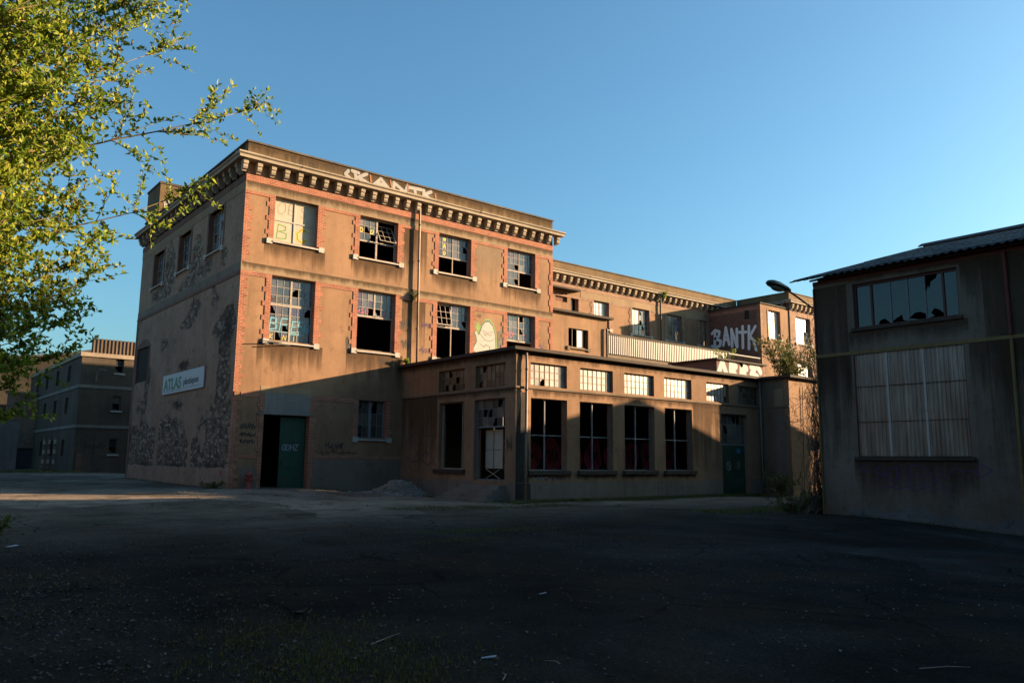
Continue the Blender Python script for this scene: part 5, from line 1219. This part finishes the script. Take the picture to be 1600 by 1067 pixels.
def rv(r): return V((r.gauss(0, 1), r.gauss(0, 1), r.gauss(0, 1))).normalized()
def willow():
    r = random.Random(21); base = V((-1.7, 7.9, gh(-1.7, 7.9)))
    T = thing('willow_tree', base, 'young sunlit willow with yellow-green leaves and catkins at the left edge', 'tree')
    trunk = MB(); br = MB(); tw = MB(); LP, LD, LN, LL, LW = [], [], [], [], []; CP = []
    fork = base+V((.1, -.05, 1.0))
    trunk.tube([base-V((0, 0, .2)), base+V((.03, 0, .4)), fork], [.17, .14, .12], 10)
    stems = []
    for k in range(6):
        a = k*1.05+.3; top = base+V((math.cos(a)*.9, math.sin(a)*.9, 5.2+r.uniform(-.4, .9)))
        pts = [fork+(top-fork)*t+V((math.cos(a), math.sin(a), 0))*.35*math.sin(t*math.pi)*.6+rv(r)*.06*t for t in [i/9 for i in range(10)]]
        trunk.tube(pts, [.075-.055*i/9 for i in range(10)], 7); stems.append(pts)
    ends = [V(p) for p in ((2.22, 6.6, 4.25), (1.45, 6.78, 5.15), (1.1, 6.8, 4.85), (1.5, 6.75, 4.6), (1.2, 6.9, 4.1), (.95, 6.7, 3.95), (1.7, 6.7, 3.36), (.95, 6.8, 3.1), (1.05, 6.85, 2.8), (1.05, 6.7, 2.5), (1.0, 6.95, 2.25), (.85, 7.0, 1.95), (.7, 6.8, 1.75), (.6, 6.9, 1.5), (.6, 6.7, 1.9),
            (.8, 7.4, 3.6), (.95, 7.3, 4.5), (.9, 7.4, 5.2), (.8, 7.6, 2.7), (.6, 6.2, 3.7), (.6, 6.0, 4.4), (.5, 6.1, 3.0), (.4, 6.2, 2.4), (1.25, 6.9, 4.35), (1.3, 6.8, 4.9), (1.1, 7.1, 5.4), (1.15, 6.7, 4.6), (1.0, 7.2, 3.3), (1.0, 6.6, 2.65), (.9, 6.9, 2.4), (.7, 6.5, 2.1), (.5, 7.2, 2.3), (.55, 6.9, 2.7), (.75, 7.1, 3.0), (.4, 6.6, 1.7), (.3, 7.1, 1.5), (.85, 6.5, 3.4), (.45, 6.4, 2.0), (.6, 7.3, 1.9), (.2, 6.7, 2.5))]
    while len(ends) < 168:
        a, b = r.uniform(0, 2*math.pi), r.uniform(-.75, 1)
        c = V((-1.4, 7.6, 3.75)); q = c+V((math.cos(a)*2.5*math.sqrt(1-b*b), math.sin(a)*2.3*math.sqrt(1-b*b), b*2.7))*r.uniform(.75, 1.0)
        if q.z < 1.3: continue
        if q.x < -1.2 and r.random() < .75: continue
        ends.append(q)
    def leaf(p, d, s=1.0):
        dd = (d*.5+rv(r)*.8+V((0, 0, .25))).normalized()
        LP.append(p); LD.append(dd); LN.append(rv(r)); L = r.uniform(.032, .06)*s; LL.append(L); LW.append(L*r.uniform(.42, .58))
    def twig(p0, d, L, rad, lv):
        n = max(4, int(L/.07)); pts = [p0]; d = d.normalized()
        for i in range(n):
            d = (d+rv(r)*.13+V((0, 0, .03))).normalized(); pts.append(pts[-1]+d*L/n)
        tw.tube(pts, [rad*(1-.75*i/n) for i in range(n+1)], 3, False)
        step = .017; t = .0
        while t < L:
            i = min(int(t/L*n), n-1); f_ = t/L*n-i
            if t > L*.12 or lv == 0: leaf(pts[i].lerp(pts[i+1], f_), pts[i+1]-pts[i])
            t += step*r.uniform(.6, 1.5)
        for _ in range(3): leaf(pts[-1], d, 1.1)
        if r.random() < .5:
            CP.append((pts[r.randrange(1, n)], (rv(r)*.6+V((0, 0, .5))).normalized()))
        if lv > 0:
            for i in range(1, n):
                if r.random() < .7:
                    sd = ((pts[i+1]-pts[i]).normalized()*.8+rv(r)*.8).normalized()
                    twig(pts[i], sd, r.uniform(.12, .34), rad*.5, lv-1)
    for e in ends:
        st = min(stems, key=lambda s_: min((q-e).length+max(0, q.z-e.z+.3)*2 for q in s_))
        k = min(range(1, 9), key=lambda i: (st[i]-e).length+abs(st[i].z-e.z+1.15)*2.2)
        p0 = st[k]; mid = (p0+e)/2+V((0, 0, -.06*(e-p0).length))+rv(r)*.22; n = 12; pts = []
        for i in range(n+1):
            t = i/n; pts.append(p0*(1-t)**2+mid*2*t*(1-t)+e*t*t+rv(r)*.025*(1 if 0 < i < n else 0))
        Lb = (e-p0).length; r0 = .006+.0042*Lb
        br.tube(pts, [max(r0*(1-.88*i/n), .0016) for i in range(n+1)], 5)
        for i in range(2, n+1):
            for _ in range(2 if i < 6 else 3):
                d = (pts[i]-pts[i-1]).normalized()
                dd = (d*.9+rv(r)*.75).normalized() if i < n else d
                if r.random() < .8: twig(pts[i], dd, r.uniform(.22, .6)*(1.1-.4*i/n), .0045, 1)
    trunk.build('trunk', 'bark', T, True); b_ = br.build('branches', 'twig', T, True); b_['kind'] = 'stuff'
    t_ = tw.build('twigs', 'twig', T); t_['kind'] = 'stuff'
    c = place('crown', leaf_mesh('crown', LP, LD, LN, LL, LW, 'leaf'), T, (0, 0, 0)); c['kind'] = 'stuff'
    ct = MB()
    for p, d in CP: ct.tube([p, p+d*.015, p+d*.035, p+d*.05], [.003, .007, .007, .003], 5)
    o = ct.build('catkins', 'yellow_trim', T); o['kind'] = 'stuff'
    T['leaf_count'] = len(LP)
willow()

def bush(name, label, c, rad, n, seed, cat='shrub', m='leaf2', L=(.06, .12), stems=14, upb=.5, parent=None):
    r = random.Random(seed); c = V(c); T = thing(name, c, label, cat)
    P, D, Nn, LL, LW = [], [], [], [], []; mb = MB()
    for s_ in range(stems):
        e = c+V((r.uniform(-1, 1)*rad[0], r.uniform(-1, 1)*rad[1], rad[2]*r.uniform(.55, 1)))
        p0 = c+V((r.uniform(-.25, .25)*rad[0], r.uniform(-.25, .25)*rad[1], 0)); pts = [p0.lerp(e, t)+rv(r)*.05*rad[2]*t for t in [i/6 for i in range(7)]]
        mb.tube(pts, [.022*(1-.8*i/6) for i in range(7)], 4, False)
        for i in range(1, 7):
            for _ in range(5):
                d = ((pts[i]-pts[i-1]).normalized()+rv(r)*.9).normalized(); L_ = r.uniform(.1, .3)*rad[2]; q = pts[i]+d*L_
                mb.tube([pts[i], q], [.006, .002], 3, False)
                for k in range(max(3, n//(stems*30))):
                    t = r.random(); P.append(pts[i].lerp(q, t)+rv(r)*.03); D.append((d+rv(r)*.8+V((0, 0, upb))).normalized()); Nn.append(rv(r)); l = r.uniform(*L); LL.append(l); LW.append(l*.45)
    w = mb.build('stems', 'bark', T); w['kind'] = 'stuff'
    o = place('foliage', leaf_mesh('foliage', P, D, Nn, LL, LW, m), T, (0, 0, 0)); o['kind'] = 'stuff'
bush('roof_shrub', 'leafy shrub growing behind the flat roof, left of the warehouse corner', (40.7, 24.9, 5.9), (2.3, .9, 2.3), 9000, 1, L=(.07, .14), stems=26)
bush('rail_weed', 'small green weed on the rooftop hut by the white railing', (CX+29.0, CY-4.2, 7.5), (.9, .4, .8), 500, 2, 'weed', 'leaf', (.05, .1), 8)
bush('pipe_fern', 'green tuft growing on the downpipe between upper windows', fF.P(8.78, 9.2, .12), (.16, .12, .42), 260, 3, 'weed', 'leaf2', (.05, .1), 6)
bush('roof_weed', 'green tuft at the joint of workshop roof and factory wall', fF.P(8.5, 5.95, .25), (.22, .18, .28), 260, 4, 'weed', 'leaf', (.05, .1), 6)
bush('cornice_weed', 'weed growing from the cornice above the middle downpipe', (CX+35.8, CY+6.3, 14.0), (.2, .2, .7), 260, 5, 'weed', 'leaf', (.06, .12), 6)
bush('yard_bramble', 'dark low brambles at the foot of the inner corner by the green door', (36.2, 23.0, -.35), (1.4, .9, 1.1), 2600, 6, 'bramble', 'leaf2', (.06, .12), 16)
bush('corner_weed', 'dark weeds at the foot of the warehouse corner', (23.1, 14.2, -.3), (.8, .7, .7), 1500, 7, 'weed', 'leaf2', (.05, .1), 14)
bush('wall_weed', 'weeds at the foot of the factory corner', (CX-.3, CY+.9, -.02), (.5, .9, .35), 700, 8, 'weed', 'leaf2', (.04, .09), 10)
bush('edge_sapling', 'dark leafy twig poking in low at the left edge', (2.0, 18.4, -.4), (.35, .3, .45), 200, 9, 'sapling', 'leaf2', (.06, .12), 8)

def dry_vine():
    r = random.Random(31); T = thing('dry_vine', (23.6, 13.6, -.3), 'leafless brown creeper hanging down the warehouse corner', 'vine')
    mb = MB()
    for k in range(70):
        x, y = 23.5+r.uniform(-.12, .5), 13.46+r.uniform(0, .22); z = -.35; pts = [V((x+r.uniform(-.4, .2), y+r.uniform(0, .4), z))]
        top = r.uniform(1.2, 7.0); n = int(top/.25)+3
        for i in range(n):
            pts.append(V((x+r.gauss(0, .07)+.1*math.sin(i*.8+k)-.12*(1-i/n), y+abs(r.gauss(0, .06)), z+top*(i+1)/n)))
        mb.tube(pts, [.013*(1-.7*i/n) for i in range(n+1)], 3, False)
        for i in range(2, n):
            if r.random() < .5: mb.tube([pts[i], pts[i]+V((r.uniform(-.3, .25), r.uniform(-.0, .25), r.uniform(-.3, .2)))], [.006, .002], 3, False)
    o = mb.build('strands', 'dry', T); o['kind'] = 'stuff'
    mb = MB()     # sprays on the lit wall behind, in front of the end wing
    for k in range(70):
        p = V((38.0+r.uniform(0, 2.2), 23.1-r.uniform(0, .15), r.uniform(2.2, 5.6))); d = V((r.uniform(-1, 1), -.1, r.uniform(-1, .4)))
        pts = [p]
        for i in range(6): d = (d+rv(r)*.5).normalized(); q = pts[-1]+d*.14; q.y = min(q.y, 23.12); pts.append(q)
        mb.tube(pts, .009, 3, False)
    T2 = thing('ivy_twigs', (38.6, 23.1, 0), 'bare ivy twigs on the sunlit wall left of the warehouse corner', 'vine')
    mb.tube([(38.7, 23.1, -.4), (38.8, 23.1, 2.5), (38.9, 23.08, 5.4)], .02, 4); o = mb.build('strands', 'dry', T2); o['kind'] = 'stuff'
dry_vine()

def grass():
    r = random.Random(41); P, D, Nn, LL, LW = [], [], [], [], []
    def tuft(x, y, n, h, sp):
        for _ in range(n):
            a, b = x+r.gauss(0, sp), y+r.gauss(0, sp); P.append(V((a, b, gh(a, b)-.01))); D.append(V((r.gauss(0, .35), r.gauss(0, .35), 1))); Nn.append(rv(r)); l = h*r.uniform(.5, 1.2); LL.append(l); LW.append(l*.09+.006)
    for i in range(900): tuft(XE+r.uniform(-.5, 16.5), YE-abs(r.gauss(0, .45))-.1, 8, .16, .1)         # along the workshop front
    for i in range(260): tuft(XE-.2-abs(r.gauss(0, .5)), YE+r.uniform(-1, 8.5), 7, .14, .1)
    for i in range(300): tuft(r.uniform(13.5, 21), 22.6+r.gauss(0, .35)+.12*r.random(), 8, .08, .12)     # verge line in the yard
    for i in range(150): tuft(r.gauss(11.6, 1.1), r.gauss(15.3, .25), 8, .06, .12)
    for i in range(60): tuft(r.gauss(9.8, .6), r.gauss(13.7, .15), 8, .05, .12)
    for i in range(520): tuft(r.gauss(3.15, .55), r.gauss(6.2, 1.0), 9, .05, .09)                        # mossy patch near the viewpoint
    for i in range(240): tuft(r.gauss(.6, 1.2), r.gauss(11.2, 1.2), 7, .05, .12)
    for i in range(200): tuft(r.uniform(20.5, 25), 15.6+r.gauss(0, .5), 8, .12, .12)
    for i in range(160): tuft(CX-.2+r.uniform(-.3, .2), CY+r.uniform(0, 16), 5, .09, .08)
    for i in range(120): tuft(CX+r.uniform(3.6, 8), CY-.3-abs(r.gauss(0, .3)), 7, .12, .08)
    for i in range(150): tuft(XW-.15-abs(r.gauss(0, .12)), r.uniform(0, 13), 5, .09, .06)
    for i in range(200): tuft(r.uniform(5, 13), 67.5+r.gauss(0, .5), 8, .25, .2)
    o = place('grass', leaf_mesh('grass', P, D, Nn, LL, LW, 'grass'), None, (0, 0, 0)); tag(o, 'thin grass and weeds along walls and cracks of the yard', 'grass', kind='stuff')
    P, D, Nn, LL, LW = [], [], [], [], []
    for i in range(5200):
        if i < 3400: x, y = r.gauss(1.2, 1.5), r.gauss(9.5, 3.2)
        else: x, y = r.uniform(0, 14), r.uniform(3, 20)
        if y < 2.5: continue
        P.append(V((x, y, gh(x, y)+.006+r.random()*.012))); a = r.uniform(0, 6.28); D.append(V((math.cos(a), math.sin(a), r.uniform(-.05, .35)))); Nn.append(V((r.gauss(0, .3), r.gauss(0, .3), 1))); l = r.uniform(.025, .065); LL.append(l); LW.append(l*.55)
    o = place('leaf_litter', leaf_mesh('leaf_litter', P, D, Nn, LL, LW, 'deadleaf'), None, (0, 0, 0)); tag(o, 'scattered dead leaves on the asphalt in the foreground', 'leaves', kind='stuff')
    mb = MB()
    for i in range(3200):
        x, y = (r.uniform(-1, 16), r.uniform(3, 22)) if i < 1400 else (r.uniform(9, 20.2), r.uniform(26, 33))
        s_ = r.uniform(.005, .014) if i < 1400 else r.uniform(.012, .04); z = gh(x, y); c = V((x, y, z+s_*.3))
        mb.add([c+V((s_*r.uniform(.6, 1), 0, 0)), c+V((0, s_*r.uniform(.6, 1), 0)), c+V((-s_, 0, 0)), c+V((0, -s_*r.uniform(.6, 1), 0)), c+V((0, 0, s_*.7))], [(0, 1, 4), (1, 2, 4), (2, 3, 4), (3, 0, 4)])
    o = mb.build('gravel', 'step'); tag(o, 'loose grit and small stones scattered over the yard', 'gravel', kind='stuff')
grass()

def rubble():
    r = random.Random(51); cx, cy = CX+7.0, CY-2.3; z0 = gh(cx, cy)
    T = thing('rubble_pile', (cx, cy, z0), 'pale heap of broken plaster and stones below the ground floor window', 'rubble')
    mb = MB(); n = 22
    for i in range(n):
        for j in range(n):
            x, y = cx+(i/(n-1)-.5)*4.2, cy+(j/(n-1)-.5)*3; q = math.exp(-((x-cx)/1.0)**2-((y-cy)/.75)**2); mb.v.append((x, y, gh(x, y)-.03+.62*q+r.uniform(-.1, .1)*q))
    mb.f = [(j*n+i, j*n+i+1, (j+1)*n+i+1, (j+1)*n+i) for j in range(n-1) for i in range(n-1)]
    mb.f = [(i*n+j, (i+1)*n+j, (i+1)*n+j+1, i*n+j+1) for j in range(n-1) for i in range(n-1)]
    mb.build('heap', 'rubble', T)
    mb = MB()
    for k in range(700):
        a, b = r.gauss(0, .85), r.gauss(0, .6); x, y = cx+a, cy+b; q = math.exp(-(a/1.0)**2-(b/.75)**2); s_ = r.uniform(.03, .17)*(.55+q*.6)*r.random()**.4
        c = V((x, y, gh(x, y)+.6*q)); vs = [c+V((dx*s_*r.uniform(.6, 1.3), dy*s_*r.uniform(.6, 1.3), dz*s_*r.uniform(.4, 1))) for dx in (-1, 1) for dy in (-1, 1) for dz in (-1, 1)]
        mb.add(vs, [(0, 1, 3, 2), (4, 6, 7, 5), (0, 4, 5, 1), (2, 3, 7, 6), (0, 2, 6, 4), (1, 5, 7, 3)])
    o = mb.build('broken_stones', 'rubble', T); o['kind'] = 'stuff'
rubble()

def litter():
    r = random.Random(61)
    def flat(name, lab, cat, x, y, l, w, a, m, lift=.012):
        z = gh(x, y)+lift; d, n_ = V((math.cos(a), math.sin(a), 0)), V((-math.sin(a), math.cos(a), 0)); c = V((x, y, z))
        mb = MB(); pts = [c-d*l/2-n_*w/2, c+d*l/2-n_*w*.4+V((0, 0, .012)), c+d*l*.48+n_*w/2+V((0, 0, .02)), c-d*l/2+n_*w*.45]
        mb.add([*pts, *[p+V((0, 0, .004)) for p in pts]], [(3, 2, 1, 0), (4, 5, 6, 7), (0, 1, 5, 4), (1, 2, 6, 5), (2, 3, 7, 6), (3, 0, 4, 7)])
        o = mb.build(name, m); tag(o, lab, cat)
    flat('paper_scrap', 'bluish paper scrap lying near the bottom centre of the yard', 'scrap', 4.25, 5.5, .13, .035, -.7, 'paper')
    flat('paper_scrap', 'small pale scrap right of centre in the dark yard', 'scrap', 6.7, 7.6, .09, .03, -.5, 'paper')
    flat('paper_scrap', 'small white scrap low on the mossy patch edge', 'scrap', 2.55, 4.95, .07, .03, .2, 'paper')
    flat('metal_strip', 'pale metal strip lying by the workshop corner', 'strip', XE-.3, YE-.7, .62, .07, .3, 'tag_silver', .05)
    flat('paper_scrap', 'pale blue scrap at the left edge of the yard', 'scrap', 2.3, 17.2, .2, .1, .4, 'paper')
    for k, (x, y, l, a, lab) in enumerate(((3.9, 6.6, .5, .5, 'thin twig on the asphalt left of centre'), (4.0, 5.0, .22, .9, 'short twig near the bottom of the yard'), (7.0, 3.0, .45, -.55, 'pale twig near the bottom right of the yard'), (4.6, 5.1, .16, 1.8, 'bent twig near the blue paper scrap'))):
        z = gh(x, y)+.012; mb = MB(); mb.tube([V((x-math.cos(a)*l/2, y-math.sin(a)*l/2, z)), V((x+.02, y-.015, z+.012)), V((x+math.cos(a)*l/2, y+math.sin(a)*l/2, z))], [.005, .004, .002], 5)
        o = mb.build('twig', 'wood_frame'); tag(o, lab, 'twig')
    x, y = 3.72, 8.03; z = gh(x, y)
    T = thing('dead_leaf', (x, y, z), 'large curled brown leaf standing out on the asphalt', 'leaf')
    mb = MB(); g = 6
    for i in range(g+1):
        t = i/g; w = .055*math.sin(math.pi*min(t*.95+.05, 1))
        for s_ in (-1, 0, 1): mb.v.append((x+(t-.5)*.16, y+s_*w, z+.02+.05*(t-.4)**2*4*.5+abs(s_)*.03))
    mb.f = [(3*i+k, 3*i+k+1, 3*i+k+4, 3*i+k+3) for i in range(g) for k in range(2)]
    mb.build('blade', 'deadleaf', T, True); MB().tube([(x+.08, y, z+.03), (x+.13, y+.01, z+.06)], .004, 5).build('stalk', 'twig', T)
litter()
